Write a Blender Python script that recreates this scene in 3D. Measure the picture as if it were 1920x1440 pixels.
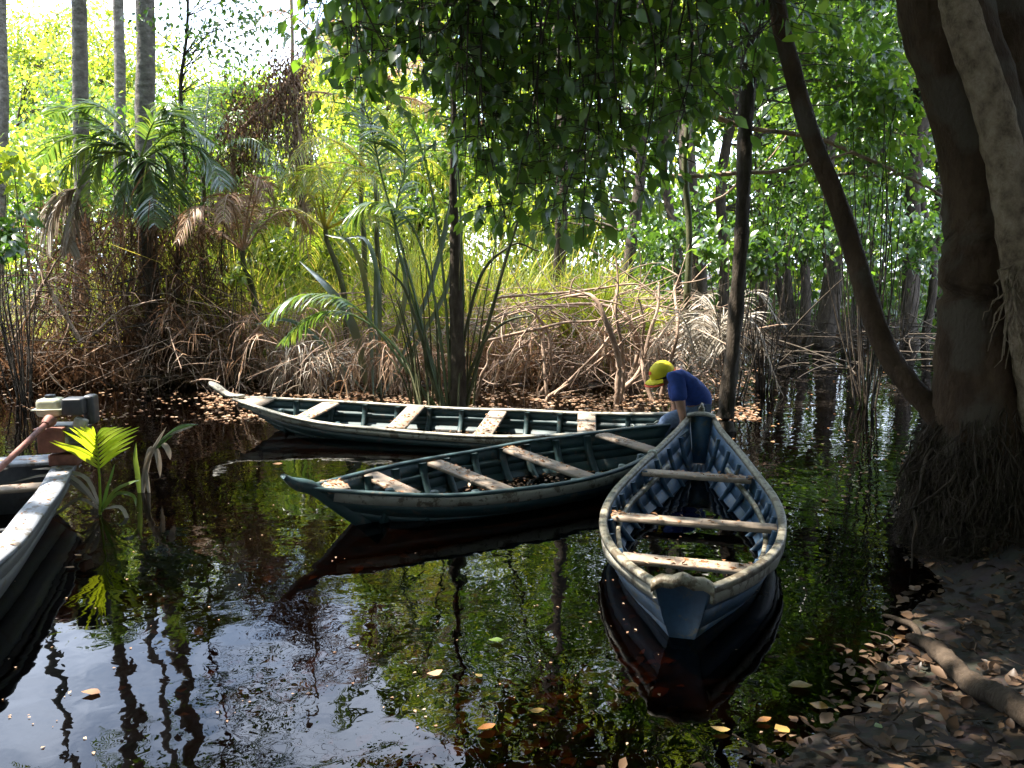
import bpy, bmesh, math
import numpy as np
from mathutils import Vector, Matrix

for _o in list(bpy.data.objects):
    bpy.data.objects.remove(_o, do_unlink=True)
scene = bpy.context.scene
COL = scene.collection
R = math.radians
rng = np.random.default_rng(7)

# ------------------------------------------------------------------ camera
FPX = 1560.0                      # focal length in photo pixels (photo 1920 x 1440)
CAM_Z = 1.85
PITCH = math.atan(220 / FPX)
cam_d = bpy.data.cameras.new('camera')
cam_d.sensor_fit = 'HORIZONTAL'
cam_d.sensor_width = 36.0
cam_d.lens = 36.0 * FPX / 1920
cam_d.clip_start = 0.05
cam_d.clip_end = 2000
cam = bpy.data.objects.new('camera', cam_d)
COL.objects.link(cam)
cam.location = (0, 0, CAM_Z)
cam.rotation_euler = (math.pi / 2 - PITCH, 0, 0)
scene.camera = cam

# ------------------------------------------------------------------ sky, sun, exposure
SUN_EL, SUN_AZ = R(61), R(-78)    # azimuth from the view direction, to the left
sun_dir = Vector((math.sin(SUN_AZ) * math.cos(SUN_EL), math.cos(SUN_AZ) * math.cos(SUN_EL), math.sin(SUN_EL)))
world = bpy.data.worlds.new('World')
scene.world = world
world.use_nodes = True
wn, wl = world.node_tree.nodes, world.node_tree.links
wn.clear()
sky = wn.new('ShaderNodeTexSky')
sky.sky_type = 'NISHITA'
sky.sun_disc = False
sky.sun_elevation = SUN_EL
sky.sun_rotation = SUN_AZ
sky.air_density = 1.0
sky.dust_density = 0.6
sky.ozone_density = 1.0
bg = wn.new('ShaderNodeBackground')
bg.inputs['Strength'].default_value = 0.15
wo = wn.new('ShaderNodeOutputWorld')
# broken bluish-white cloud, added over the whole sky to brighten its reflection in the water
tcw = wn.new('ShaderNodeTexCoord')
cn = wn.new('ShaderNodeTexNoise')
cn.inputs['Scale'].default_value = 3.2
cn.inputs['Detail'].default_value = 7
cn.inputs['Roughness'].default_value = 0.6
wl.new(tcw.outputs['Generated'], cn.inputs[0])
cmr = wn.new('ShaderNodeMapRange')
cmr.inputs['From Min'].default_value = 0.40
cmr.inputs['From Max'].default_value = 0.57
wl.new(cn.outputs[0], cmr.inputs['Value'])
cmx = wn.new('ShaderNodeMix')
cmx.data_type = 'RGBA'
wl.new(cmr.outputs[0], cmx.inputs['Factor'])
wl.new(sky.outputs[0], cmx.inputs[6])
cmx.inputs[7].default_value = (7.5, 8.6, 10.8, 1)
wl.new(cmx.outputs[2], bg.inputs[0])
wl.new(bg.outputs[0], wo.inputs[0])
sl = bpy.data.lights.new('sun', 'SUN')
sl.energy = 5.0
sl.angle = R(0.53)
sl.color = (1.0, 0.93, 0.82)
so = bpy.data.objects.new('sun', sl)
COL.objects.link(so)
so.rotation_euler = sun_dir.to_track_quat('Z', 'Y').to_euler()
so.location = (-20, 30, 40)
vs = scene.view_settings
vs.view_transform = 'Standard'
vs.look = 'None'
vs.exposure = 2.25
vs.gamma = 1.0
vs.use_curve_mapping = False
cy = scene.cycles
cy.max_bounces = 5
cy.diffuse_bounces = 2
cy.glossy_bounces = 3
cy.transmission_bounces = 4
cy.transparent_max_bounces = 8
cy.caustics_reflective = False
cy.caustics_refractive = False
cy.sample_clamp_indirect = 6.0

# ------------------------------------------------------------------ photo geometry -> world
_cp, _sp = math.cos(PITCH), math.sin(PITCH)
def ray(px, py):
    u, v = (px - 960) / FPX, (720 - py) / FPX
    return np.array([u, _cp + v * _sp, -_sp + v * _cp])
def at_y(px, py, Y):
    d = ray(px, py)
    return np.array([0, 0, CAM_Z]) + d * (Y / d[1])
def at_z(px, py, z=0.0):
    d = ray(px, py)
    return np.array([0, 0, CAM_Z]) + d * ((z - CAM_Z) / d[2])

# ------------------------------------------------------------------ materials
def new_mat(name):
    m = bpy.data.materials.new(name)
    m.use_nodes = True
    nt = m.node_tree
    nt.nodes.clear()
    out = nt.nodes.new('ShaderNodeOutputMaterial')
    return m, nt.nodes, nt.links, out

def ramp(n, stops, interp='LINEAR'):
    r = n.new('ShaderNodeValToRGB')
    r.color_ramp.interpolation = interp
    e = r.color_ramp.elements
    while len(e) < len(stops):
        e.new(0.5)
    for i, (p, c) in enumerate(stops):
        e[i].position = p
        e[i].color = (*c, 1)
    return r

def leaf_mat(name, cols, trans=1.0, gloss=0.06, rough=0.35, tcol=None):
    """thin leaf: diffuse + translucent + a waxy coat; colour varies from leaf to leaf"""
    m, n, l, out = new_mat(name)
    at = n.new('ShaderNodeAttribute')
    at.attribute_name = 'rnd'
    cr = ramp(n, [(i / (len(cols) - 1), c) for i, c in enumerate(cols)])
    l.new(at.outputs['Fac'], cr.inputs[0])
    dif = n.new('ShaderNodeBsdfDiffuse')
    l.new(cr.outputs[0], dif.inputs[0])
    tr = n.new('ShaderNodeBsdfTranslucent')
    mx = n.new('ShaderNodeMix')
    mx.data_type = 'RGBA'
    mx.blend_type = 'MULTIPLY'
    mx.inputs['Factor'].default_value = 1.0
    l.new(cr.outputs[0], mx.inputs[6])
    mx.inputs[7].default_value = (*(tcol or (3.0, 2.6, 1.0)), 1)
    l.new(mx.outputs[2], tr.inputs[0])
    s = n.new('ShaderNodeMixShader')
    s.inputs[0].default_value = 0.5 * trans
    l.new(dif.outputs[0], s.inputs[1])
    l.new(tr.outputs[0], s.inputs[2])
    gl = n.new('ShaderNodeBsdfGlossy')
    gl.inputs['Roughness'].default_value = rough
    s2 = n.new('ShaderNodeMixShader')
    s2.inputs[0].default_value = gloss
    l.new(s.outputs[0], s2.inputs[1])
    l.new(gl.outputs[0], s2.inputs[2])
    l.new(s2.outputs[0], out.inputs[0])
    return m

def bark_mat(name, cols, scale=6.0, stretch=(1, 1, 0.25), bump=0.5, rough=0.9, rings=0.0, patch=None):
    m, n, l, out = new_mat(name)
    tc = n.new('ShaderNodeTexCoord')
    mp = n.new('ShaderNodeMapping')
    mp.inputs['Scale'].default_value = stretch
    l.new(tc.outputs['Object'], mp.inputs[0])
    nz = n.new('ShaderNodeTexNoise')
    nz.inputs['Scale'].default_value = scale
    nz.inputs['Detail'].default_value = 8
    nz.inputs['Roughness'].default_value = 0.65
    l.new(mp.outputs[0], nz.inputs[0])
    cr = ramp(n, [(0.3 + 0.4 * i / (len(cols) - 1), c) for i, c in enumerate(cols)])
    l.new(nz.outputs[0], cr.inputs[0])
    col = cr.outputs[0]
    if patch:
        n2 = n.new('ShaderNodeTexNoise')
        n2.inputs['Scale'].default_value = 2.3
        n2.inputs['Detail'].default_value = 5
        l.new(tc.outputs['Object'], n2.inputs[0])
        r2 = ramp(n, [(0.52, (0, 0, 0)), (0.6, (1, 1, 1))])
        l.new(n2.outputs[0], r2.inputs[0])
        mx = n.new('ShaderNodeMix')
        mx.data_type = 'RGBA'
        l.new(r2.outputs[0], mx.inputs['Factor'])
        l.new(col, mx.inputs[6])
        mx.inputs[7].default_value = (*patch, 1)
        col = mx.outputs[2]
    p = n.new('ShaderNodeBsdfPrincipled')
    p.inputs['Roughness'].default_value = rough
    p.inputs['Specular IOR Level'].default_value = 0.25
    l.new(col, p.inputs['Base Color'])
    fz = n.new('ShaderNodeTexNoise')
    fz.inputs['Scale'].default_value = scale * 7
    fz.inputs['Detail'].default_value = 4
    l.new(mp.outputs[0], fz.inputs[0])
    fm = n.new('ShaderNodeMath'); fm.operation = 'MULTIPLY_ADD'; fm.inputs[1].default_value = 0.45
    l.new(fz.outputs[0], fm.inputs[0]); l.new(nz.outputs[0], fm.inputs[2])
    h = fm.outputs[0]
    if rings:
        sx = n.new('ShaderNodeSeparateXYZ')
        l.new(tc.outputs['Object'], sx.inputs[0])
        mm = n.new('ShaderNodeMath'); mm.operation = 'MULTIPLY'; mm.inputs[1].default_value = rings
        l.new(sx.outputs[2], mm.inputs[0])
        m3 = n.new('ShaderNodeMath'); m3.operation = 'ADD'
        l.new(mm.outputs[0], m3.inputs[0]); l.new(nz.outputs[0], m3.inputs[1])
        fr = n.new('ShaderNodeMath'); fr.operation = 'FRACT'
        l.new(m3.outputs[0], fr.inputs[0])
        ad = n.new('ShaderNodeMath'); ad.operation = 'MULTIPLY_ADD'; ad.inputs[1].default_value = 0.5
        l.new(fr.outputs[0], ad.inputs[0]); l.new(nz.outputs[0], ad.inputs[2])
        h = ad.outputs[0]
    b = n.new('ShaderNodeBump')
    b.inputs['Strength'].default_value = bump
    b.inputs['Distance'].default_value = 0.03
    l.new(h, b.inputs['Height'])
    l.new(b.outputs[0], p.inputs['Normal'])
    l.new(p.outputs[0], out.inputs[0])
    return m

def paint_mat(name, col, worn, dirt, wear=0.56, rough=0.55, scale=9.0, grain=(3, 30, 30)):
    """old brushed paint on boat timber: wear to wood and grime with shapes of their own"""
    m, n, l, out = new_mat(name)
    tc = n.new('ShaderNodeTexCoord')
    nz = n.new('ShaderNodeTexNoise')
    nz.inputs['Scale'].default_value = scale
    nz.inputs['Detail'].default_value = 9
    nz.inputs['Roughness'].default_value = 0.7
    l.new(tc.outputs['Object'], nz.inputs[0])
    mp = n.new('ShaderNodeMapping')
    mp.inputs['Scale'].default_value = grain
    l.new(tc.outputs['Object'], mp.inputs[0])
    gz = n.new('ShaderNodeTexNoise')
    gz.inputs['Scale'].default_value = 1.0
    gz.inputs['Detail'].default_value = 6
    l.new(mp.outputs[0], gz.inputs[0])
    c1 = ramp(n, [(wear, (0, 0, 0)), (wear + 0.05, (1, 1, 1))])
    l.new(nz.outputs[0], c1.inputs[0])
    c2 = ramp(n, [(0.35, (0, 0, 0)), (0.7, (1, 1, 1))])
    l.new(gz.outputs[0], c2.inputs[0])
    m1 = n.new('ShaderNodeMix'); m1.data_type = 'RGBA'
    l.new(c2.outputs[0], m1.inputs['Factor'])
    m1.inputs[6].default_value = (*col, 1)
    m1.inputs[7].default_value = (*[a * 0.6 + b * 0.4 for a, b in zip(col, dirt)], 1)
    m2 = n.new('ShaderNodeMix'); m2.data_type = 'RGBA'
    l.new(c1.outputs[0], m2.inputs['Factor'])
    l.new(m1.outputs[2], m2.inputs[6])
    m2.inputs[7].default_value = (*worn, 1)
    p = n.new('ShaderNodeBsdfPrincipled')
    p.inputs['Roughness'].default_value = rough
    l.new(m2.outputs[2], p.inputs['Base Color'])
    b = n.new('ShaderNodeBump')
    b.inputs['Strength'].default_value = 0.35
    b.inputs['Distance'].default_value = 0.006
    ad = n.new('ShaderNodeMath'); ad.operation = 'ADD'
    l.new(nz.outputs[0], ad.inputs[0]); l.new(gz.outputs[0], ad.inputs[1])
    l.new(ad.outputs[0], b.inputs['Height'])
    l.new(b.outputs[0], p.inputs['Normal'])
    l.new(p.outputs[0], out.inputs[0])
    return m

def plain_mat(name, col, rough=0.5, metal=0.0, var=0.3, scale=20.0):
    m, n, l, out = new_mat(name)
    tc = n.new('ShaderNodeTexCoord')
    nz = n.new('ShaderNodeTexNoise')
    nz.inputs['Scale'].default_value = scale
    nz.inputs['Detail'].default_value = 6
    l.new(tc.outputs['Object'], nz.inputs[0])
    cr = ramp(n, [(0.3, tuple(c * (1 - var) for c in col)), (0.7, tuple(min(1, c * (1 + var * 0.5)) for c in col))])
    l.new(nz.outputs[0], cr.inputs[0])
    p = n.new('ShaderNodeBsdfPrincipled')
    p.inputs['Roughness'].default_value = rough
    p.inputs['Metallic'].default_value = metal
    l.new(cr.outputs[0], p.inputs['Base Color'])
    b = n.new('ShaderNodeBump')
    b.inputs['Strength'].default_value = 0.15
    b.inputs['Distance'].default_value = 0.004
    l.new(nz.outputs[0], b.inputs['Height'])
    l.new(b.outputs[0], p.inputs['Normal'])
    l.new(p.outputs[0], out.inputs[0])
    return m

M = {}
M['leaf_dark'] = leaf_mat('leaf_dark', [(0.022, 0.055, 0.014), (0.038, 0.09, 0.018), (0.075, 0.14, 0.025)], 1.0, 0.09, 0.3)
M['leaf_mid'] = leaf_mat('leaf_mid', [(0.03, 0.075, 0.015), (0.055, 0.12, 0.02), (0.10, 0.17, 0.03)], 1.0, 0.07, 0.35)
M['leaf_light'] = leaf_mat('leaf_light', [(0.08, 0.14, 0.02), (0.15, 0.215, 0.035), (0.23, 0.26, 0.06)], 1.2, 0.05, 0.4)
M['grass'] = leaf_mat('grass', [(0.08, 0.14, 0.025), (0.16, 0.215, 0.04), (0.30, 0.27, 0.11)], 1.1, 0.05, 0.4)
M['palm'] = leaf_mat('palm', [(0.03, 0.07, 0.025), (0.05, 0.10, 0.03), (0.09, 0.13, 0.035)], 0.8, 0.10, 0.3)
M['palm_young'] = leaf_mat('palm_young', [(0.14, 0.21, 0.02), (0.18, 0.25, 0.02), (0.21, 0.27, 0.03)], 1.2, 0.06, 0.35)
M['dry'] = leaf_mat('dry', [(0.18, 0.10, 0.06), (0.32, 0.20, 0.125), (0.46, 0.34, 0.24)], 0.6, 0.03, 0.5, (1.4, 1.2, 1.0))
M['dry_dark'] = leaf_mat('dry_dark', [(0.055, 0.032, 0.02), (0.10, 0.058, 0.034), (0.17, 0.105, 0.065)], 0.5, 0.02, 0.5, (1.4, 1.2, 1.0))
M['dry_grey'] = leaf_mat('dry_grey', [(0.20, 0.17, 0.13), (0.30, 0.26, 0.21), (0.42, 0.38, 0.32)], 0.5, 0.04, 0.5, (1.2, 1.1, 1.0))
M['litter'] = leaf_mat('litter', [(0.025, 0.016, 0.011), (0.05, 0.03, 0.018), (0.10, 0.06, 0.035), (0.20, 0.13, 0.085)], 0.2, 0.035, 0.45, (1.2, 1.0, 0.8))
M['float_leaf'] = leaf_mat('float_leaf', [(0.20, 0.085, 0.03), (0.32, 0.16, 0.07), (0.42, 0.28, 0.17)], 0.3, 0.06, 0.4, (1.2, 1.0, 0.8))
M['leaf_yellow'] = leaf_mat('leaf_yellow', [(0.27, 0.16, 0.04), (0.31, 0.20, 0.06), (0.34, 0.25, 0.10)], 0.5, 0.08, 0.35, (1.2, 1.0, 0.8))
M['leaf_orange'] = leaf_mat('leaf_orange', [(0.22, 0.085, 0.025), (0.25, 0.11, 0.035), (0.28, 0.14, 0.05)], 0.5, 0.08, 0.35, (1.2, 1.0, 0.8))
M['leaf_brown'] = leaf_mat('leaf_brown', [(0.20, 0.10, 0.05), (0.26, 0.15, 0.08), (0.33, 0.22, 0.14)], 0.3, 0.08, 0.4, (1.2, 1.0, 0.8))
M['leaf_green'] = leaf_mat('leaf_green', [(0.12, 0.19, 0.04), (0.14, 0.2, 0.05), (0.15, 0.22, 0.06)], 0.5, 0.08, 0.35, (1.2, 1.0, 0.8))
M['leaf_strap'] = leaf_mat('leaf_strap', [(0.03, 0.055, 0.035), (0.045, 0.075, 0.045), (0.06, 0.085, 0.05)], 0.15, 0.16, 0.3)
M['bark_grey'] = bark_mat('bark_grey', [(0.07, 0.06, 0.05), (0.16, 0.14, 0.12), (0.26, 0.24, 0.2)], 7, (1, 1, 1.5), 1.0, rings=3.6)
M['bark_brown'] = bark_mat('bark_brown', [(0.028, 0.016, 0.009), (0.058, 0.034, 0.019), (0.095, 0.060, 0.036)], 7, (1, 1, 0.45), 1.0, patch=(0.075, 0.058, 0.042))
M['bark_pale'] = bark_mat('bark_pale', [(0.08, 0.055, 0.035), (0.24, 0.175, 0.115), (0.36, 0.28, 0.2)], 13, (1, 1, 0.8), 0.9)
M['bark_dark'] = bark_mat('bark_dark', [(0.025, 0.02, 0.015), (0.055, 0.042, 0.03), (0.10, 0.08, 0.06)], 12, (1, 1, 0.35), 0.8)
M['stick'] = bark_mat('stick', [(0.18, 0.115, 0.08), (0.34, 0.235, 0.17), (0.46, 0.36, 0.28)], 10, (1, 1, 0.5), 0.4)
M['stem_green'] = bark_mat('stem_green', [(0.04, 0.045, 0.02), (0.075, 0.08, 0.035), (0.13, 0.12, 0.06)], 9, (1, 1, 0.3), 0.4, 0.6)
M['root'] = bark_mat('root', [(0.02, 0.015, 0.01), (0.045, 0.032, 0.022), (0.085, 0.062, 0.044)], 9, (1, 1, 0.5), 0.6)
M['blue'] = paint_mat('boat_blue', (0.035, 0.085, 0.155), (0.10, 0.10, 0.09), (0.02, 0.035, 0.05), 0.555)
M['green'] = paint_mat('boat_green', (0.02, 0.050, 0.054), (0.065, 0.062, 0.052), (0.012, 0.022, 0.023), 0.57)
M['rail'] = paint_mat('boat_rail', (0.33, 0.315, 0.26), (0.11, 0.09, 0.065), (0.15, 0.13, 0.09), 0.53)
M['rail_dirty'] = paint_mat('rail_dirty', (0.24, 0.22, 0.165), (0.085, 0.065, 0.04), (0.08, 0.065, 0.04), 0.50, scale=14)
M['wood'] = paint_mat('thwart_wood', (0.30, 0.235, 0.175), (0.12, 0.085, 0.06), (0.15, 0.105, 0.075), 0.58, 0.75)
M['grey'] = paint_mat('boat_grey', (0.25, 0.265, 0.30), (0.11, 0.095, 0.08), (0.13, 0.125, 0.13), 0.55, 0.65)
M['hull_grey'] = paint_mat('hull_grey', (0.13, 0.14, 0.15), (0.09, 0.08, 0.07), (0.06, 0.06, 0.06), 0.58)
M['cream'] = plain_mat('tank_cream', (0.62, 0.58, 0.42), 0.35, 0, 0.12)
M['black'] = plain_mat('black_plastic', (0.035, 0.035, 0.04), 0.45, 0, 0.3)
M['metal'] = plain_mat('engine_metal', (0.14, 0.14, 0.135), 0.5, 0.7, 0.4)
M['rust'] = plain_mat('rust_red', (0.22, 0.085, 0.06), 0.65, 0.1, 0.4)
M['steel'] = plain_mat('muffler_steel', (0.34, 0.32, 0.28), 0.5, 0.5, 0.4)
M['shirt'] = plain_mat('shirt_blue', (0.014, 0.045, 0.22), 0.85, 0, 0.25, 30)
M['jeans'] = plain_mat('jeans', (0.17, 0.23, 0.36), 0.9, 0, 0.25, 40)
M['skin'] = plain_mat('skin', (0.30, 0.15, 0.09), 0.5, 0, 0.12)
M['hair'] = plain_mat('hair', (0.012, 0.01, 0.008), 0.6)
M['cap'] = plain_mat('cap_yellow', (0.72, 0.60, 0.015), 0.75, 0, 0.08)
M['cap_red'] = plain_mat('cap_red', (0.70, 0.09, 0.02), 0.75, 0, 0.1)
M['rope'] = plain_mat('rope', (0.45, 0.47, 0.40), 0.9, 0, 0.3, 80)

def ground_material():
    m, n, l, out = new_mat('forest_floor')
    tc = n.new('ShaderNodeTexCoord')
    nz = n.new('ShaderNodeTexNoise'); nz.inputs['Scale'].default_value = 5; nz.inputs['Detail'].default_value = 10
    vo = n.new('ShaderNodeTexVoronoi'); vo.inputs['Scale'].default_value = 16
    l.new(tc.outputs['Object'], nz.inputs[0]); l.new(tc.outputs['Object'], vo.inputs[0])
    cr = ramp(n, [(0.3, (0.010, 0.007, 0.005)), (0.5, (0.026, 0.017, 0.011)), (0.72, (0.055, 0.036, 0.023))])
    l.new(nz.outputs[0], cr.inputs[0])
    mx = n.new('ShaderNodeMix'); mx.data_type = 'RGBA'; mx.blend_type = 'MULTIPLY'; mx.inputs['Factor'].default_value = 0.5
    l.new(cr.outputs[0], mx.inputs[6]); l.new(vo.outputs['Color'], mx.inputs[7])
    p = n.new('ShaderNodeBsdfPrincipled'); p.inputs['Roughness'].default_value = 0.8
    l.new(mx.outputs[2], p.inputs['Base Color'])
    b = n.new('ShaderNodeBump'); b.inputs['Strength'].default_value = 0.8; b.inputs['Distance'].default_value = 0.03
    l.new(nz.outputs[0], b.inputs['Height']); l.new(b.outputs[0], p.inputs['Normal'])
    l.new(p.outputs[0], out.inputs[0])
    return m
M['ground'] = ground_material()

def water_material(name, tint, ripple=1.0, ring=None):
    """tannin-dark still water: Fresnel mirror over a tinted clear body, small ripples"""
    m, n, l, out = new_mat(name)
    geo = n.new('ShaderNodeNewGeometry')
    n1 = n.new('ShaderNodeTexNoise'); n1.inputs['Scale'].default_value = 2.2; n1.inputs['Detail'].default_value = 2
    n2 = n.new('ShaderNodeTexNoise'); n2.inputs['Scale'].default_value = 11.0; n2.inputs['Detail'].default_value = 1.5
    n2.inputs['Distortion'].default_value = 0.6
    l.new(geo.outputs['Position'], n1.inputs[0]); l.new(geo.outputs['Position'], n2.inputs[0])
    a = n.new('ShaderNodeMath'); a.operation = 'MULTIPLY_ADD'
    a.inputs[1].default_value = 0.10
    l.new(n2.outputs[0], a.inputs[0])
    l.new(n1.outputs[0], a.inputs[2])
    h = a.outputs[0]
    if ring:
        mp = n.new('ShaderNodeVectorMath'); mp.operation = 'SUBTRACT'
        mp.inputs[1].default_value = ring
        l.new(geo.outputs['Position'], mp.inputs[0])
        nd = n.new('ShaderNodeVectorMath'); nd.operation = 'MULTIPLY_ADD'
        nd.inputs[1].default_value = (0.5, 0.5, 0)
        l.new(n1.outputs['Color'], nd.inputs[0]); l.new(mp.outputs[0], nd.inputs[2])
        ln = n.new('ShaderNodeVectorMath'); ln.operation = 'LENGTH'
        l.new(nd.outputs[0], ln.inputs[0])
        f = n.new('ShaderNodeMath'); f.operation = 'MULTIPLY'; f.inputs[1].default_value = 34.0
        l.new(ln.outputs['Value'], f.inputs[0])
        s = n.new('ShaderNodeMath'); s.operation = 'SINE'
        l.new(f.outputs[0], s.inputs[0])
        fall = n.new('ShaderNodeMapRange')
        fall.inputs['From Min'].default_value = 0.3; fall.inputs['From Max'].default_value = 4.2
        fall.inputs['To Min'].default_value = 0.13; fall.inputs['To Max'].default_value = 0.0
        l.new(ln.outputs['Value'], fall.inputs['Value'])
        md = n.new('ShaderNodeMath'); md.operation = 'MULTIPLY'
        l.new(fall.outputs[0], md.inputs[0]); l.new(n2.outputs[0], md.inputs[1])
        m2 = n.new('ShaderNodeMath'); m2.operation = 'MULTIPLY_ADD'
        l.new(s.outputs[0], m2.inputs[0]); l.new(md.outputs[0], m2.inputs[1]); l.new(h, m2.inputs[2])
        h = m2.outputs[0]
    b = n.new('ShaderNodeBump'); b.inputs['Strength'].default_value = ripple; b.inputs['Distance'].default_value = 0.03
    l.new(h, b.inputs['Height'])
    fr = n.new('ShaderNodeFresnel'); fr.inputs['IOR'].default_value = 1.38
    l.new(b.outputs[0], fr.inputs['Normal'])
    gl = n.new('ShaderNodeBsdfGlossy'); gl.inputs['Roughness'].default_value = 0.0
    l.new(b.outputs[0], gl.inputs['Normal'])
    tr = n.new('ShaderNodeBsdfTransparent'); tr.inputs[0].default_value = (*tint, 1)
    mx = n.new('ShaderNodeMixShader')
    l.new(fr.outputs[0], mx.inputs[0]); l.new(tr.outputs[0], mx.inputs[1]); l.new(gl.outputs[0], mx.inputs[2])
    l.new(mx.outputs[0], out.inputs[0])
    return m
M['water'] = water_material('pond_water', (0.105, 0.062, 0.036), 0.22, (3.7, 7.9, 0))
M['bilge'] = water_material('bilge_water', (0.35, 0.25, 0.18), 0.25)

# ------------------------------------------------------------------ mesh helpers
def nrm(a):
    return a / np.maximum(np.linalg.norm(a, axis=-1, keepdims=True), 1e-9)

class G:
    """collects vertices and faces, then links ONE mesh object"""
    def __init__(s):
        s.V, s.Q, s.T, s.A, s.n = [], [], [], [], 0
    def add(s, V, quads=None, tris=None, rnd=0.5):
        V = np.asarray(V, float).reshape(-1, 3)
        if quads is not None and len(quads): s.Q.append(np.asarray(quads, np.int64).reshape(-1, 4) + s.n)
        if tris is not None and len(tris): s.T.append(np.asarray(tris, np.int64).reshape(-1, 3) + s.n)
        s.V.append(V)
        s.A.append(np.broadcast_to(np.asarray(rnd, float), (len(V),)) if np.ndim(rnd) == 0 else np.asarray(rnd, float))
        s.n += len(V)
        return s
    def mesh(s, name, mat, smooth=False, origin=None):
        me = bpy.data.meshes.new(name)
        V = np.concatenate(s.V) if s.V else np.zeros((0, 3))
        if origin is not None:
            V = V - np.asarray(origin)
        Q = np.concatenate(s.Q) if s.Q else np.zeros((0, 4), np.int64)
        T = np.concatenate(s.T) if s.T else np.zeros((0, 3), np.int64)
        me.vertices.add(len(V)); me.vertices.foreach_set('co', V.astype(np.float32).ravel())
        nl = len(Q) * 4 + len(T) * 3
        me.loops.add(nl)
        me.loops.foreach_set('vertex_index', np.concatenate([Q.ravel(), T.ravel()]).astype(np.int32))
        me.polygons.add(len(Q) + len(T))
        st = np.concatenate([np.arange(len(Q)) * 4, len(Q) * 4 + np.arange(len(T)) * 3]).astype(np.int32)
        me.polygons.foreach_set('loop_start', st)
        me.update(calc_edges=True)
        me.validate()
        a = me.attributes.new('rnd', 'FLOAT', 'POINT')
        a.data.foreach_set('value', np.concatenate(s.A).astype(np.float32) if s.A else [])
        if smooth:
            me.polygons.foreach_set('use_smooth', np.ones(len(me.polygons), bool))
        me.materials.append(M[mat] if isinstance(mat, str) else mat)
        return me
    def build(s, name, mat, parent=None, smooth=False, origin=None):
        o = bpy.data.objects.new(name, s.mesh(name, mat, smooth, origin))
        COL.objects.link(o)
        if parent is not None: o.parent = parent
        return o

def tag(o, label=None, cat=None, group=None, kind=None):
    if label: o['label'] = label
    if cat: o['category'] = cat
    if group: o['group'] = group
    if kind: o['kind'] = kind
    return o
def thing(name, label, cat, loc=(0, 0, 0), rz=0.0, group=None):
    o = bpy.data.objects.new(name, None)
    o.empty_display_size = 0.2
    COL.objects.link(o)
    o.location = [float(v) for v in loc]
    o.rotation_euler = (0, 0, rz)
    return tag(o, label, cat, group)
def link_copy(src, parent=None):
    c = src.copy(); COL.objects.link(c)
    if parent is not None: c.parent = parent
    return c

def spline(P, k):
    """Catmull-Rom through P, k samples"""
    P = np.asarray(P, float)
    if len(P) == 2:
        return P[0] + (P[1] - P[0]) * np.linspace(0, 1, k)[:, None]
    Q = np.vstack([2 * P[0] - P[1], P, 2 * P[-1] - P[-2]])
    t = np.linspace(0, len(P) - 1 - 1e-9, k)
    i = t.astype(int); f = (t - i)[:, None]
    a, b, c, d = Q[i], Q[i + 1], Q[i + 2], Q[i + 3]
    return 0.5 * (2 * b + (c - a) * f + (2 * a - 5 * b + 4 * c - d) * f ** 2 + (3 * b - a - 3 * c + d) * f ** 3)

def strands(g, P, r, sides=5, rnd=None, cap=False):
    """n tubes at once: P (n,k,3), r (n,k)"""
    P = np.asarray(P, float)
    if P.ndim == 2: P = P[None]
    n, k, _ = P.shape
    r = np.broadcast_to(np.asarray(r, float), (n, k))
    T = nrm(np.gradient(P, axis=1))
    ref = np.where(np.abs(T[:, :1, 2:3]) > 0.9, np.array([1., 0, 0]), np.array([0, 0, 1.]))
    ref = np.broadcast_to(ref, T.shape)
    X = nrm(np.cross(T, ref)); Y = np.cross(T, X)
    a = np.arange(sides) * 2 * np.pi / sides
    V = P[:, :, None] + r[:, :, None, None] * (X[:, :, None] * np.cos(a)[:, None] + Y[:, :, None] * np.sin(a)[:, None])
    i = np.arange(k - 1)[:, None] * sides; j = np.arange(sides)[None]
    q = np.stack([i + j, i + (j + 1) % sides, i + sides + (j + 1) % sides, i + sides + j], -1).reshape(-1, 4)
    Q = (q[None] + (np.arange(n) * k * sides)[:, None, None]).reshape(-1, 4)
    if rnd is None: rnd = rng.random(n)
    rn = np.repeat(np.broadcast_to(rnd, (n,)), k * sides)
    g.add(V.reshape(-1, 3), Q, rnd=rn)
    if cap:
        for b in range(n):
            for e, pt in ((0, P[b, 0]), (k - 1, P[b, -1])):
                ring = V[b, e]
                g.add(np.vstack([ring, pt[None]]), tris=[(m_, (m_ + 1) % sides, sides) for m_ in range(sides)], rnd=rn[0])
    return g

def trunk_path(P, k=24, wob=0.03, seed=0):
    C = spline(P, k)
    r2 = np.random.default_rng(seed)
    C[1:-1] += spline(r2.normal(0, wob, (7, 3)), k)[1:-1]
    return C
def trunk(g, P, r, k=24, sides=10, wob=0.03, seed=0, lump=0.06):
    """one trunk or limb with an uneven skin"""
    C = trunk_path(P, k, wob, seed)
    rr = np.interp(np.linspace(0, 1, k), np.linspace(0, 1, len(r)), r)
    n0 = len(g.V)
    strands(g, C[None], rr[None], sides, cap=True)
    V = g.V[n0]
    r2 = np.random.default_rng(seed + 5)
    V += np.repeat(rr, sides)[:, None] * r2.normal(0, lump, V.shape)
    return C

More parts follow.
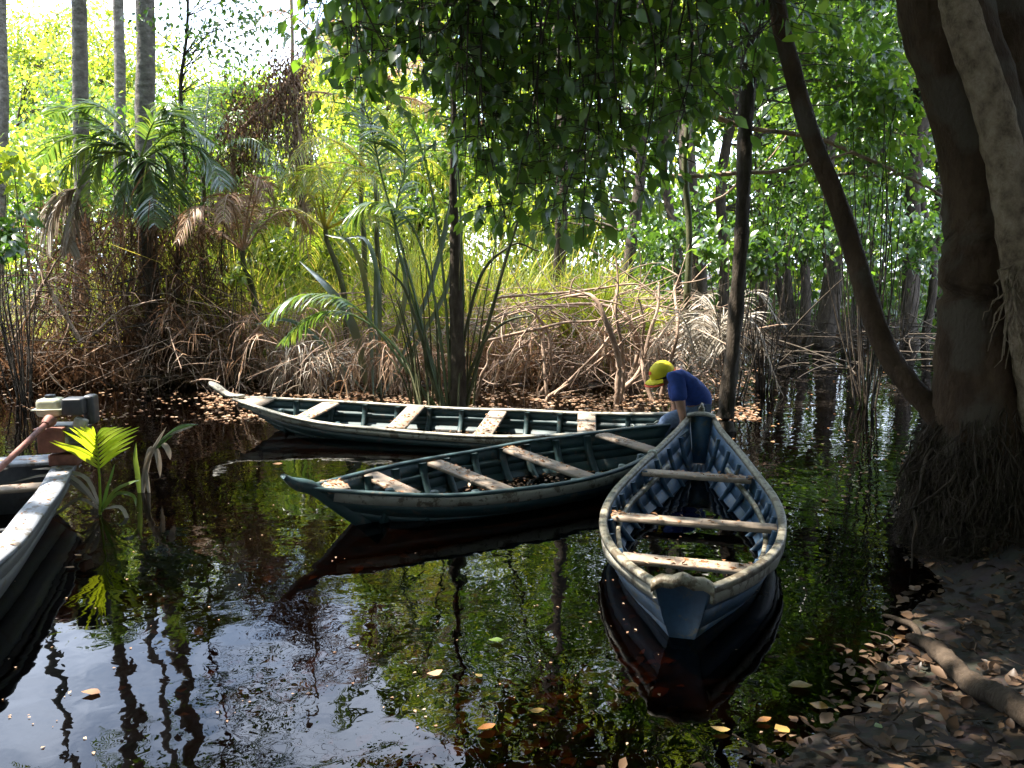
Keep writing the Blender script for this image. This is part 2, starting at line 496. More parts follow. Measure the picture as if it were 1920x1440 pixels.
LEAF2 = (np.array([[0, 0, 0], [.26, .42, .07], [0, 1, -.12], [-.26, .42, .07]], float), None, np.array([[0, 1, 2], [0, 2, 3]]))
LEAF4 = (np.array([[0, 0, 0], [.2, .28, .05], [.24, .55, .03], [0, 1, -.16], [-.24, .55, .03], [-.2, .28, .05], [0, .3, 0], [0, .62, -.02]], float),
         np.array([[0, 0, 0, 0]])[:0], np.array([[0, 1, 6], [6, 1, 2], [6, 2, 7], [7, 2, 3], [0, 6, 5], [6, 4, 5], [6, 7, 4], [7, 3, 4]]))
def leaves(g, pos, d, up, size, tmpl=LEAF2, wid=1.0, rnd=None):
    n = len(pos)
    if n == 0: return g
    V0, Q0, T0 = tmpl
    y = nrm(d); x = np.cross(y, up)
    bad = np.linalg.norm(x, axis=1) < 1e-4
    x[bad] = (1, 0, 0)
    x = nrm(x); z = np.cross(x, y)
    s = np.broadcast_to(size, (n,))[:, None, None]
    w = np.broadcast_to(wid, (n,))[:, None, None]
    V = pos[:, None] + s * (V0[None, :, 0:1] * w * x[:, None] + V0[None, :, 1:2] * y[:, None] + V0[None, :, 2:3] * z[:, None])
    k = len(V0)
    off = (np.arange(n) * k)[:, None, None]
    if rnd is None: rnd = rng.random(n)
    g.add(V.reshape(-1, 3), None, (T0[None] + off).reshape(-1, 3), np.repeat(rnd, k))
    return g

def blades(g, pos, d, droop, length, width, seg=3, rnd=None, side=None, taper=None):
    """n curved strips: grass, reeds, palm leaflets"""
    n = len(pos)
    d = nrm(np.asarray(d, float))
    L = np.broadcast_to(length, (n,))[:, None]; W = np.broadcast_to(width, (n,))[:, None]
    D = np.broadcast_to(droop, (n,))[:, None]
    if side is None:
        side = nrm(np.cross(d, rng.normal(0, 1, (n, 3))))
    c = np.array(pos, float); dirv = d.copy()
    rows = []
    tp = taper if taper is not None else [0.55, 1.0, 0.75, 0.35, 0.08]
    ws = np.interp(np.linspace(0, 1, seg + 1), np.linspace(0, 1, len(tp)), tp)
    for i in range(seg + 1):
        rows.append(c - side * W * ws[i] / 2); rows.append(c + side * W * ws[i] / 2)
        c = c + dirv * L / seg
        dirv = nrm(dirv + np.array([0, 0, -1.]) * D / seg)
    V = np.stack(rows, 1)
    k = 2 * (seg + 1)
    q = np.array([[2 * i, 2 * i + 1, 2 * i + 3, 2 * i + 2] for i in range(seg)])
    Q = (q[None] + (np.arange(n) * k)[:, None, None]).reshape(-1, 4)
    if rnd is None: rnd = rng.random(n)
    g.add(V.reshape(-1, 3), Q, rnd=np.repeat(rnd, k))
    return g

def rvec(n, z=None):
    v = nrm(rng.normal(0, 1, (n, 3)))
    return v

def cloud(n, c, rad, clumps=12, tight=0.42):
    """leaf positions in clumps inside an ellipsoid, so that gaps stay between the clumps"""
    c, rad = np.asarray(c, float), np.asarray(rad, float)
    cc = rvec(clumps) * (rng.random((clumps, 1)) ** 0.45) * rad + c
    k = rng.integers(0, clumps, n)
    w = 0.6 + 0.8 * rng.random(clumps)
    return cc[k] + rng.normal(0, 1, (n, 3)) * rad * tight * 0.5 * w[k][:, None], cc

def leaf_cloud(g, pos, size, hang=0.6, tmpl=LEAF2, wid=1.0, var=0.3, rnd=None):
    n = len(pos)
    d = rvec(n); d[:, 2] = d[:, 2] * 0.6 - hang
    up = rvec(n); up[:, 2] += 1.2
    return leaves(g, pos, d, up, size * (1 + var * rng.normal(0, 1, n)).clip(0.4, 1.8), tmpl, wid, rnd)

def box(g, c, s, ax=None, rnd=0.5, bev=0.0):
    """a box with chamfered long edges (8-sided section) when bev > 0; ax = 3x3 rows of axes"""
    c, s = np.asarray(c, float), np.asarray(s, float) / 2
    ax = np.eye(3) if ax is None else np.asarray(ax, float)
    if bev <= 0:
        L = np.array([[x, y, z] for x in (-1, 1) for y in (-1, 1) for z in (-1, 1)], float) * s
        q = [[0, 1, 3, 2], [4, 6, 7, 5], [0, 4, 5, 1], [2, 3, 7, 6], [0, 2, 6, 4], [1, 5, 7, 3]]
        g.add(L @ ax + c, q, rnd=rnd)
        return g
    y, z, b = s[1], s[2], bev
    sec = [(-y + b, -z), (y - b, -z), (y, -z + b), (y, z - b), (y - b, z), (-y + b, z), (-y, z - b), (-y, -z + b)]
    xs = [(-s[0], 0.6), (-s[0] + b, 1), (s[0] - b, 1), (s[0], 0.6)]
    L = []
    for x, f in xs:
        for (yy, zz) in sec:
            k = 1.0 if f == 1 else None
            if k: L.append((x, yy, zz))
            else: L.append((x, np.sign(yy) * (abs(yy) - b * .6), np.sign(zz) * (abs(zz) - b * .6)))
    L = np.array(L)
    q = []
    for i in range(3):
        for j in range(8):
            q.append([i * 8 + j, i * 8 + (j + 1) % 8, i * 8 + 8 + (j + 1) % 8, i * 8 + 8 + j])
    t = []
    for e, base in ((0, 0), (1, 24)):
        q += [[base, base + 1, base + 2, base + 7], [base + 2, base + 3, base + 6, base + 7], [base + 3, base + 4, base + 5, base + 6]]
    g.add(L @ ax + c, q, rnd=rnd)
    return g

def lathe(g, prof, sides=16, c=(0, 0, 0), ax=None, rnd=0.5):
    """profile (r, h) turned about the third axis"""
    ax = np.eye(3) if ax is None else np.asarray(ax, float)
    a = np.arange(sides) * 2 * np.pi / sides
    V = np.array([[r * math.cos(t), r * math.sin(t), h] for r, h in prof for t in a])
    q = [[i * sides + j, i * sides + (j + 1) % sides, (i + 1) * sides + (j + 1) % sides, (i + 1) * sides + j] for i in range(len(prof) - 1) for j in range(sides)]
    g.add(V @ ax + np.asarray(c, float), q, rnd=rnd)
    return g
ORD = ['first', 'second', 'third', 'fourth', 'fifth', 'sixth', 'seventh', 'eighth', 'ninth', 'tenth', 'eleventh', 'twelfth',
       'thirteenth', 'fourteenth', 'fifteenth', 'sixteenth', 'seventeenth', 'eighteenth', 'nineteenth', 'twentieth', 'twenty-first', 'twenty-second', 'twenty-third', 'twenty-fourth']

# ================================================================== SETTING: ground and water
NB_X = [-40, -10, -4, -1, 0.8, 1.45, 2.05, 2.95, 3.5, 4.6, 8, 20, 60]
NB_Y = [-20, -4, 0.3, 2.1, 2.9, 3.45, 4.1, 5.3, 7.0, 9.0, 13, 20, 40]
FB_X = [-60, -14, -8, -5, -3, 0, 3, 4.2, 5.5, 8, 13, 60]
FB_Y = [20, 18.5, 17.3, 16.8, 15.6, 15.2, 15.6, 18.0, 22.5, 24, 26, 34]
def vnoise(x, y):
    return (np.sin(x * 1.7 + 1.3 * np.sin(y * 1.1)) + np.sin(y * 2.3 + 1.7 * np.sin(x * 0.9)) + 0.5 * np.sin(x * 5.1 + y * 3.7) + 0.5 * np.sin(y * 6.3 - x * 4.1)) / 3
def ground_h(x, y):
    x, y = np.asarray(x, float) / 0.84, np.asarray(y, float) / 0.84
    s = np.interp(x, NB_X, NB_Y) - y
    near = np.where(s > 0, 0.02 + 0.14 * s, 0.02 + 0.11 * s).clip(-0.42, 0.75)
    f = y - np.interp(x, FB_X, FB_Y)
    far = np.where(f > 0, 0.03 * f, 0.09 * f).clip(-0.42, 0.6)
    return np.maximum(near, far) + 0.035 * vnoise(x, y) + 0.018 * vnoise(x * 3.1, y * 2.7)
u = np.linspace(-1, 1, 320)
gx = 4.0 * np.sinh(u * 4.3) * 1.0 + 1.0
v = np.linspace(0, 1, 340)
gy = -6 + 10 * (v * 2.2) + 250 * v ** 6
GX, GY = np.meshgrid(gx, gy)
g = G()
nx, ny = len(gx), len(gy)
ii, jj = np.meshgrid(np.arange(nx - 1), np.arange(ny - 1))
b = (jj * nx + ii).ravel()
g.add(np.stack([GX, GY, ground_h(GX, GY)], -1).reshape(-1, 3), np.stack([b, b + 1, b + nx + 1, b + nx], -1))
tag(g.build('ground', 'ground', smooth=True), kind='structure', label='dark forest floor and muddy bank running under the water')
g = G()
g.add([[-60, -12, 0], [60, -12, 0], [60, 60, 0], [-60, 60, 0]], [[0, 1, 2, 3]])
tag(g.build('water', 'water'), kind='structure', label='still tea-dark creek water mirroring the forest')

# ================================================================== BOATS
def interp_keys(keys):
    K = np.array(keys, float)
    def f(t):
        t = np.asarray(t, float)
        i = np.clip(np.searchsorted(K[:, 0], t, side='right') - 1, 0, len(K) - 2)
        x0, x1 = K[i, 0], K[i + 1, 0]
        h = (x1 - x0)
        u_ = ((t - x0) / h)[..., None]
        sl = np.gradient(K[:, 1:], K[:, 0], axis=0)
        a, b_ = K[i, 1:], K[i + 1, 1:]
        m0, m1 = sl[i] * h[..., None], sl[i + 1] * h[..., None]
        return (2 * u_**3 - 3 * u_**2 + 1) * a + (u_**3 - 2 * u_**2 + u_) * m0 + (-2 * u_**3 + 3 * u_**2) * b_ + (u_**3 - u_**2) * m1
    return f

def sweep_rect(g, C, up, side, h, w):
    """rectangular bar along C (k,3); up/side (k,3) unit vectors; h, w sizes (k,) or scalar"""
    k = len(C)
    h = np.broadcast_to(h, (k,))[:, None]; w = np.broadcast_to(w, (k,))[:, None]
    sec = [(-1, -1), (1, -1), (1, 0.55), (0.55, 1), (-0.55, 1), (-1, 0.55)]
    V = np.stack([C + side * (a * w / 2) + up * (b_ * h / 2) for a, b_ in sec], 1)
    m = len(sec)
    q = [[i * m + j, i * m + (j + 1) % m, (i + 1) * m + (j + 1) % m, (i + 1) * m + j] for i in range(k - 1) for j in range(m)]
    for e in (0, (k - 1) * m):
        q += [[e, e + 1, e + 2, e + 5], [e + 2, e + 3, e + 4, e + 5]]
    g.add(V.reshape(-1, 3), q)
    return g

class Boat:
    def __init__(s, name, label, A, B, keys, mats, heel=0.0, rake=(0.25, 0.2)):
        A, B = np.asarray(A), np.asarray(B)
        d = B - A
        s.L = float(np.hypot(d[0], d[1]))
        s.root = thing(name, label, 'boat', (A[0], A[1], 0), math.atan2(d[1], d[0]))
        s.root.rotation_euler = (heel, 0, math.atan2(d[1], d[0]))
        s.f = interp_keys(keys)
        s.rake, s.m = rake, mats
    def pt(s, t, fr, side, off=0.0):
        """point on the hull side: fr 0 = chine, 1 = sheer; side +1 left, -1 right; off = outwards"""
        t = np.asarray(t, float)
        hb, zs, bb, zb = np.moveaxis(s.f(t), -1, 0)
        fr = np.asarray(fr, float)
        x = t * s.L * fr + (s.rake[0] + t * (s.L - sum(s.rake))) * (1 - fr)
        y = bb + (hb - bb) * fr + 0.05 * np.sin(np.pi * fr) * np.minimum(1, 3 * bb) + off
        z = zb + (zs - zb) * fr
        return np.stack([x, side * y, z + 0 * x], -1)
    def strake(s, f0, f1, side, off, th=0.016, k=30, mat=None):
        t = np.linspace(0, 1, k)
        g = G()
        rows = []
        fm = (f0 + f1) / 2
        for fr, o in ((f0, off), (fm, off), (f1, off), (f1, off - th), (fm, off - th), (f0, off - th)):
            rows.append(s.pt(t, fr, side, o))
        V = np.stack(rows, 1); m = 6
        q = [[i * m + j, i * m + (j + 1) % m, (i + 1) * m + (j + 1) % m, (i + 1) * m + j] for i in range(k - 1) for j in range(m)]
        for e in (0, (k - 1) * m):
            q += [[e, e + 1, e + 4, e + 5], [e + 1, e + 2, e + 3, e + 4]]
        g.add(V.reshape(-1, 3), q)
        return g.build('strake', mat or s.m['hull'], s.root, smooth=False)
    def hull(s, cuts=(0, 0.36, 0.68, 1.0), floor_z=0.02):
        for side in (1, -1):
            for i in range(len(cuts) - 1):
                s.strake(cuts[i] - (0.012 if i else 0), cuts[i + 1] - 0.004, side, 0.004 * i)
        # bottom boards, each its own plank
        n = 3
        t = np.linspace(0, 1, 26)
        cl, cr_ = s.pt(t, 0, 1, -0.004), s.pt(t, 0, -1, -0.004)
        for i in range(n):
            a, b_ = i / n + 0.006, (i + 1) / n - 0.006
            g = G()
            top = np.maximum(cl[:, 2:3], -1)
            pl = cl + (cr_ - cl) * a; pr = cl + (cr_ - cl) * b_
            V = np.stack([pl, pr, pr - [0, 0, .02], pl - [0, 0, .02]], 1)
            q = [[k * 4 + j, k * 4 + (j + 1) % 4, (k + 1) * 4 + (j + 1) % 4, (k + 1) * 4 + j] for k in range(25) for j in range(4)]
            g.add(V.reshape(-1, 3), q)
            g.build('bottom_plank', s.m['hull'], s.root)
    def rail(s, name, fr, off, h, w, mat, t0=0.0, t1=1.0, k=34, dz=0.0):
        for side in (1, -1):
            t = np.linspace(t0, t1, k)
            C = s.pt(t, fr, side, off); C[:, 2] += dz
            T = nrm(np.gradient(C, axis=0))
            sd = nrm(np.cross(T, [0, 0, 1.])); up = np.cross(sd, T)
            r2 = np.random.default_rng(int(fr * 100) + side)
            C = C + spline(r2.normal(0, 0.004, (9, 3)), k)
            g = G(); sweep_rect(g, C, up, sd, h, w)
            g.build(name, mat, s.root)
    def rib(s, t, w=0.035, d=0.045, mat=None, top=0.96, floor=True, name='rib'):
        fr = np.array([0.02, .25, .5, .75, top])
        left = s.pt(np.full(5, t), fr, 1, -0.022 - d / 2)[::-1]
        right = s.pt(np.full(5, t), fr, -1, -0.022 - d / 2)
        left[:, 0] = right[:, 0] = left[:, 0].mean()
        mat = mat or s.m['inner']
        if floor:
            mid = (left[-1] + right[0]) / 2
            left[-1, 2] += d * .3; right[0, 2] += d * .3
            C = np.vstack([left, [left[-1] * .55 + right[0] * .45], [left[-1] * .45 + right[0] * .55], right])
            g = G(); T = nrm(np.gradient(C, axis=0)); sd = np.tile([1., 0, 0], (len(C), 1)); up = np.cross(T, sd)
            sweep_rect(g, C, up, sd, d, w); g.build(name, mat, s.root)
        else:
            for C in (left[::-1], right):
                g = G(); T = nrm(np.gradient(C, axis=0)); sd = np.tile([1., 0, 0], (len(C), 1)); up = np.cross(T, sd)
                sweep_rect(g, C, up, sd, d, w); g.build(name, mat, s.root)
    def thwart(s, t, width=0.2, fr=0.86, th=0.028, skew=0.0, reach=0.985, lift=0.0, mat='wood', shift=0.0):
        l, r_ = s.pt(t, fr, 1, -0.02), s.pt(t, fr, -1, -0.02)
        c = (l + r_) / 2; c[2] += lift; c[1] += shift
        ln = abs(l[1] - r_[1]) * reach
        ax = np.array([[-math.sin(skew), math.cos(skew), 0], [-math.cos(skew), -math.sin(skew), 0], [0, 0, 1]])
        g = G(); box(g, (0, 0, 0), (ln, width, th), None, bev=0.006)
        V = g.V[0]
        r2 = np.random.default_rng(int(t * 1000))
        V[:, 1] += r2.normal(0, 0.004, len(V)); V[:, 2] += 0.006 * np.sin(V[:, 0] * 2.1 + t * 9)
        g.V[0] = V @ ax + c
        o = g.build('thwart', mat, s.root)
        s.seats = getattr(s, 'seats', []) + [(c, ax, ln, width, th)]
        return o
    def bilge(s, z, t0=0.12, t1=0.88):
        t = np.linspace(t0, t1, 24)
        hb, zs, bb, zb = np.moveaxis(s.f(t), -1, 0)
        fr = ((z - zb) / (zs - zb)).clip(0.0, 0.6)
        l, r_ = s.pt(t, fr, 1, -0.018), s.pt(t, fr, -1, -0.018)
        l[:, 2] = r_[:, 2] = z
        V = np.stack([l, r_], 1).reshape(-1, 3)
        g = G(); g.add(V, [[2 * i, 2 * i + 1, 2 * i + 3, 2 * i + 2] for i in range(23)])
        g.build('bilge_water', 'bilge', s.root)
    def debris(s, label, n_seat, n_floor, z, t0=0.15, t1=0.85, size=0.03):
        """dead leaf crumbs lying on the seats and in the bottom: one loose mass, top level"""
        M4 = Matrix.LocRotScale(s.root.location, s.root.rotation_euler, None)
        pts = []
        for (c, ax, ln, w, th) in getattr(s, 'seats', []):
            m = rng.integers(max(1, int(n_seat * .5)), n_seat)
            cl = rng.normal(rng.choice([-.25, 0, .2]) * ln, ln * .28, m).clip(-ln * .49, ln * .49)
            loc = np.stack([cl, rng.uniform(-w / 2, w / 2, m), np.full(m, th / 2 + .004)], -1)
            pts.append(loc @ ax + c)
        if n_floor:
            t = rng.uniform(t0, t1, n_floor)
            hb, zs, bb, zb = np.moveaxis(s.f(t), -1, 0)
            y = rng.uniform(-1, 1, n_floor) * bb * 1.15
            pts.append(np.stack([t * s.L, y, np.full(n_floor, z + .004)], -1))
        Pn = np.concatenate(pts)
        Mn = np.array(M4)
        Pn = Pn @ Mn[:3, :3].T + Mn[:3, 3]
        g = G(); d = rvec(len(Pn)); d[:, 2] *= 0.15
        up = rng.normal(0, .25, (len(Pn), 3)); up[:, 2] = 1
        leaves(g, Pn, d, up, size * rng.uniform(.5, 1.7, len(Pn)), LEAF2, 1.3)
        tag(g.build('fallen_leaf_debris', 'float_leaf'), label, 'leaf debris', kind='stuff')

# ---- blue boat, bow to the man, blunt end to the camera
bA, bB = at_z(1280, 1100, .31), at_z(1315, 782, .42)
blue = Boat('rowing_boat', 'empty blue wooden boat pointing its blunt end at the camera', bA, bB,
            [(0, .125, .31, .05, -.05), (.06, .26, .285, .13, -.07), (.13, .385, .262, .24, -.08), (.24, .51, .245, .33, -.08), (.34, .56, .245, .36, -.08),
             (.47, .54, .26, .34, -.08), (.6, .44, .29, .26, -.07), (.78, .29, .34, .14, -.04), (.9, .18, .38, .085, 0), (1, .10, .42, .06, .04)],
            {'hull': 'blue', 'inner': 'blue'}, 0.0, (0.12, 0.35))
blue.hull((0, .34, .66, 1.0))
blue.rail('gunwale', 1.0, 0.004, 0.035, 0.05, 'rail_dirty')
blue.rail('rubbing_strake', 0.86, 0.018, 0.06, 0.022, 'rail', 0.0, 0.30)
blue.rail('riser', 0.70, -0.075, 0.035, 0.03, 'rail_dirty', 0.10, 0.72)
for t in (.16, .235, .31, .385, .46, .535, .61, .69, .78, .87):
    blue.rib(t, 0.028, 0.036, 'blue', 0.95, t > .2)
for t, w_, sk in ((.13, .12, -.03), (.335, .125, -.05), (.60, .14, -.035)):
    blue.thwart(t, w_, .90, .03, sk, 0.99)
# blunt near end: transom with its thick rounded cream cap
g = G()
tb = [blue.pt(0., f_, s_, 0.0) for s_ in (1, -1) for f_ in (0, .5, 1)]
V = np.array([tb[0], tb[3], tb[4], tb[5], (tb[5] + tb[2]) / 2 + [0, 0, .035], tb[2], tb[1]])
V2 = V + np.array([0.022, 0, 0])
nV = len(V)
g.add(np.vstack([V - [.004, 0, 0], V2]), [[i, (i + 1) % nV, nV + (i + 1) % nV, nV + i] for i in range(nV)] + [[0, 1, 2, 6], [6, 2, 3, 5], [7, 13, 9, 8], [13, 12, 10, 9]], [[5, 3, 4], [12, 11, 10]])
g.build('transom', 'blue', blue.root)
g = G()
yy = np.linspace(-.15, .15, 13)
C = np.stack([np.full(13, -.012), yy, .315 + .035 * np.cos(yy / .15 * 1.5) + .008 * np.cos(yy * 60)], -1)
sweep_rect(g, C, np.tile([0, 0, 1.], (13, 1)), np.tile([1., 0, 0], (13, 1)), 0.05, 0.075)
g.build('transom_cap', 'rail_dirty', blue.root)
# far end: flat inner board, breast piece and short post
g = G()
L_ = blue.L
e0, e1 = blue.pt(.985, 0.05, 1, -.01), blue.pt(.985, 1, 1, -.01)
V = np.array([[e0[0], e0[1], e0[2]], [e0[0], -e0[1], e0[2]], [e1[0], -e1[1], e1[2] + .02], [e1[0], e1[1], e1[2] + .02]])
g.add(np.vstack([V, V + [.025, 0, 0]]), [[0, 1, 2, 3], [7, 6, 5, 4], [0, 4, 5, 1], [1, 5, 6, 2], [2, 6, 7, 3], [3, 7, 4, 0]])
g.build('bow_board', 'blue', blue.root)
g = G()
yy = np.linspace(-.13, .13, 9)
C = np.stack([L_ - .03 - yy ** 2 * 3, yy, .462 - .9 * yy ** 2], -1)
sweep_rect(g, C, np.tile([0, 0, 1.], (9, 1)), np.tile([1., 0, 0], (9, 1)), 0.03, 0.1)
g.build('breast_hook', 'rail', blue.root)
g = G()
box(g, (L_ + .01, 0, .46), (.05, .06, .12), bev=.01); box(g, (L_ + .01, 0, .53), (.07, .035, .05), bev=.012)
g.build('stem_post', 'rail_dirty', blue.root)
blue.bilge(-.02, .10, .62)
blue.debris('brown leaf crumbs on the seats and in the bottom of the blue boat', 90, 420, -.016, .12, .6, .027)

# ---- middle boat, dark green with pale band
mA, mB = at_z(582, 912, .33), at_z(1268, 800, .36)
mid = Boat('dugout_boat', 'dark green boat with pale band in the middle, upturned dark bow to the left', mA, mB,
           [(0, .03, .33, .015, .02), (.06, .15, .305, .05, -.04), (.14, .29, .28, .14, -.07), (.27, .44, .255, .26, -.08), (.42, .535, .24, .33, -.08), (.56, .555, .245, .34, -.08),
            (.7, .5, .265, .3, -.08), (.85, .34, .31, .18, -.05), (1, .10, .36, .05, 0)],
           {'hull': 'green', 'inner': 'green'}, R(3.5), (0.38, 0.3))
mid.hull((0, .36, .70, 1.0))
mid.rail('rubbing_strake', 0.86, 0.024, 0.075, 0.026, 'rail', 0.02, 1.0)
mid.rail('gunwale', 1.0, 0.0, 0.022, 0.045, 'green')
mid.rail('riser', 0.62, -0.03, 0.05, 0.022, 'green', 0.08, 0.92)
for t in (.10, .19, .28, .36, .45, .54, .62, .71, .80):
    mid.rib(t, 0.06, 0.045, 'green', 0.98, True)
for t, w_, sk in ((.045, .16, .0), (.165, .15, .10), (.355, .15, .10), (.575, .155, .10), (.83, .15, .08)):
    mid.thwart(t, w_, .93 if t > .1 else .98, .03, sk, 1.0)
g = G()
C = spline([(-.20, 0, .44), (-.12, 0, .375), (.005, 0, .325), (.20, 0, .16), (.37, 0, .02), (.53, 0, -.13)], 14)
T = nrm(np.gradient(C, axis=0)); sd = np.tile([0, 1., 0], (14, 1)); up = np.cross(T, sd)
sweep_rect(g, C, up, sd, np.interp(np.arange(14), [0, 3, 13], [.03, .08, .12]), np.interp(np.arange(14), [0, 4, 13], [.075, .09, .075]))
g.build('stem', 'green', mid.root)
mid.bilge(-.01, .12, .9)
mid.debris('brown leaf crumbs on the seats and in the bottom of the middle green boat', 100, 560, -.006, .14, .86, .027)

# ---- long boat at the back
lA, lB = at_z(446, 745, .36), at_z(1300, 778, .36)
longb = Boat('long_canoe', 'long green boat with pale rails moored farthest back, pale upturned tip at the left', lA, lB,
             [(0, .05, .36, .02, .05), (.06, .17, .325, .07, -.03), (.13, .30, .285, .16, -.07), (.22, .40, .25, .24, -.08), (.36, .47, .215, .3, -.09), (.5, .50, .20, .32, -.09),
              (.65, .49, .205, .31, -.09), (.8, .38, .24, .23, -.08), (.9, .25, .29, .13, -.05), (1, .10, .36, .05, 0)],
             {'hull': 'green', 'inner': 'green'}, R(5.5), (0.45, 0.3))
longb.hull((0, .36, .70, 1.0))
longb.rail('rubbing_strake', 0.86, 0.022, 0.05, 0.024, 'rail', 0.0, 1.0)
longb.rail('gunwale', 1.0, 0.0, 0.026, 0.055, 'rail')
longb.rail('riser', 0.60, -0.03, 0.05, 0.022, 'green', 0.06, 0.94)
for t in (.09, .17, .25, .33, .41, .49, .57, .65, .73, .81, .89):
    longb.rib(t, 0.055, 0.045, 'green', 0.98, True)
for t, w_, sk, lf in ((.19, .2, -.04, 0), (.40, .2, .10, .03), (.585, .2, .06, 0), (.79, .19, .14, 0)):
    longb.thwart(t, w_, .94, .028, sk, 1.0, lf)
g = G()
V = [longb.pt(0.005, 1, 1, -.01), longb.pt(.075, 1, 1, -.02), longb.pt(.075, 1, -1, -.02), longb.pt(.005, 1, -1, -.01)]
V = np.array(V) + [0, 0, .006]
g.add(np.vstack([V, V - [0, 0, .022]]), [[0, 1, 2, 3], [7, 6, 5, 4], [0, 4, 5, 1], [1, 5, 6, 2], [2, 6, 7, 3], [3, 7, 4, 0]])
g.build('bow_deck', 'wood', longb.root)
g = G()
C = spline([(-.34, .02, .53), (-.25, .01, .49), (-.10, 0, .395), (.10, 0, .385)], 10)
T = nrm(np.gradient(C, axis=0)); sd = np.tile([0, 1., 0], (10, 1)); up = np.cross(sd, T)
sweep_rect(g, C, -up, sd, .035, np.array([.04, .085, .11, .12, .125, .12, .11, .10, .085, .05]))
g.build('bow_board', 'rail', longb.root)
longb.bilge(-.02, .12, .9)
longb.debris('brown leaf crumbs on the seats and in the bottom of the long back boat', 130, 320, -.016, .14, .86, .03)

# ---- grey boat cut by the left edge
sA, sB = at_z(140, 872, .33), at_z(-70, 1110, .33)
ax_g = nrm((sB - sA)[:2]); perp = np.array([ax_g[1], -ax_g[0]])     # towards the left of the photo
hbw = 0.52
gA = np.append(sA[:2] + perp * hbw - ax_g * .06, 0); gB = np.append(sB[:2] + perp * hbw + ax_g * 1.2, 0)
grey = Boat('motor_boat', 'weathered pale grey motor boat cut off by the left edge of the picture', gA, gB,
            [(0, .50, .37, .36, .0), (.3, .56, .35, .38, -.06), (.6, .56, .35, .38, -.08), (.85, .40, .38, .22, -.05), (1, .15, .42, .06, 0)],
            {'hull': 'hull_grey', 'inner': 'hull_grey'}, 0.0, (0.12, 0.35))
grey.hull((0, .36, .70, 1.0))
grey.rail('gunwale', 1.0, -0.03, 0.03, 0.15, 'grey')
grey.rail('rubbing_strake', 0.86, 0.012, 0.05, 0.02, 'hull_grey')
for t in (.14, .26, .38, .5, .62, .74):
    grey.rib(t, 0.05, 0.05, 'hull_grey', 0.95, True)
grey.thwart(.17, .16, .9, .03, .03, 0.97)
grey.thwart(.46, .17, .9, .03, -.03, 0.97)
for i, (x0, x1) in enumerate(((-.03, .12), (.125, .26))):       # the two planks of the stern deck
    g = G(); box(g, ((x0 + x1) / 2, 0, .397), (1.0, x1 - x0, .026), np.array([[0, 1., 0], [-1, 0, 0], [0, 0, 1]]), bev=.005)
    g.build('stern_plank', 'grey', grey.root)
g = G()
a0, a1 = grey.pt(0., 0, 1, -.01), grey.pt(0., .97, 1, -.012)
V = np.array([[a0[0], a0[1], a0[2]], [a0[0], -a0[1], a0[2]], [a1[0], -a1[1], a1[2]], [a1[0], a1[1], a1[2]]])
g.add(np.vstack([V - [.012, 0, 0], V + [.014, 0, 0]]), [[0, 1, 2, 3], [7, 6, 5, 4], [0, 4, 5, 1], [1, 5, 6, 2], [2, 6, 7, 3], [3, 7, 4, 0]])
g.build('transom', 'hull_grey', grey.root)
grey.bilge(-.01, .1, .9)
grey.debris('brown leaf crumbs scattered over the grey boat', 40, 120, -.006, .1, .7, .03)
# crumbs on the broad gunwale and the stern deck
pp = []
for _ in range(150):
    t = rng.uniform(0, .9); q_ = grey.pt(t, 1., 1 if rng.random() < .75 else -1, -0.03 + rng.uniform(-.07, .07)); q_[2] += .02; pp.append(q_)
for _ in range(90):
    pp.append((rng.uniform(0, .25), rng.uniform(-.48, .48), .415))
Mn = np.array(Matrix.LocRotScale(grey.root.location, grey.root.rotation_euler, None))
pp = np.array(pp) @ Mn[:3, :3].T + Mn[:3, 3]
g = G(); d = rvec(len(pp)); d[:, 2] *= .1; up = rng.normal(0, .2, (len(pp), 3)); up[:, 2] = 1
leaves(g, pp, d, up, .03 * rng.uniform(.4, 1.5, len(pp)), LEAF2, 1.2)
tag(g.build('fallen_leaf_debris', 'float_leaf'), 'dead leaf crumbs on the pale gunwale and stern deck of the grey boat', 'leaf debris', kind='stuff')

# ================================================================== MOTOR on the grey boat
mo = at_y(120, 785, 6.15)
mz0 = 0.42
motor = thing('boat_motor', 'small petrol motor with cream tank and black filter housing on the grey boat', 'motor', (mo[0], mo[1], mz0), R(8))
motor.scale = (.92, .92, .92)
def rbox(name, c, s, mat, bevel=0.03, seg=3, parent=None, taper=None, rot=None):
    bm = bmesh.new()
    bmesh.ops.create_cube(bm, size=1.0)
    for v in bm.verts:
        v.co = Vector((v.co.x * s[0], v.co.y * s[1], v.co.z * s[2]))
        if taper and v.co.z > 0: v.co.x *= taper[0]; v.co.y *= taper[1]
        if taper and len(taper) > 2 and v.co.z < 0: v.co.x *= taper[2]; v.co.y *= taper[2]
    bmesh.ops.bevel(bm, geom=bm.edges[:] , offset=bevel, segments=seg, profile=0.6, affect='EDGES')
    if rot: bmesh.ops.rotate(bm, verts=bm.verts, cent=(0, 0, 0), matrix=rot)
    me = bpy.data.meshes.new(name); bm.to_mesh(me); bm.free()
    me.polygons.foreach_set('use_smooth', np.ones(len(me.polygons), bool))
    me.materials.append(M[mat])
    o = bpy.data.objects.new(name, me); COL.objects.link(o)
    o.location = c
    o.parent = parent
    return o
ez = 0.30   # underside of the tank above the mount
tank = rbox('fuel_tank', (-.085, -.02, ez + .13), (.215, .20, .145), 'cream', .042, 4, motor, (.84, .84, .86))
rbox('seam', (0, 0, -.012), (.232, .216, .012), 'cream', .004, 1, tank)
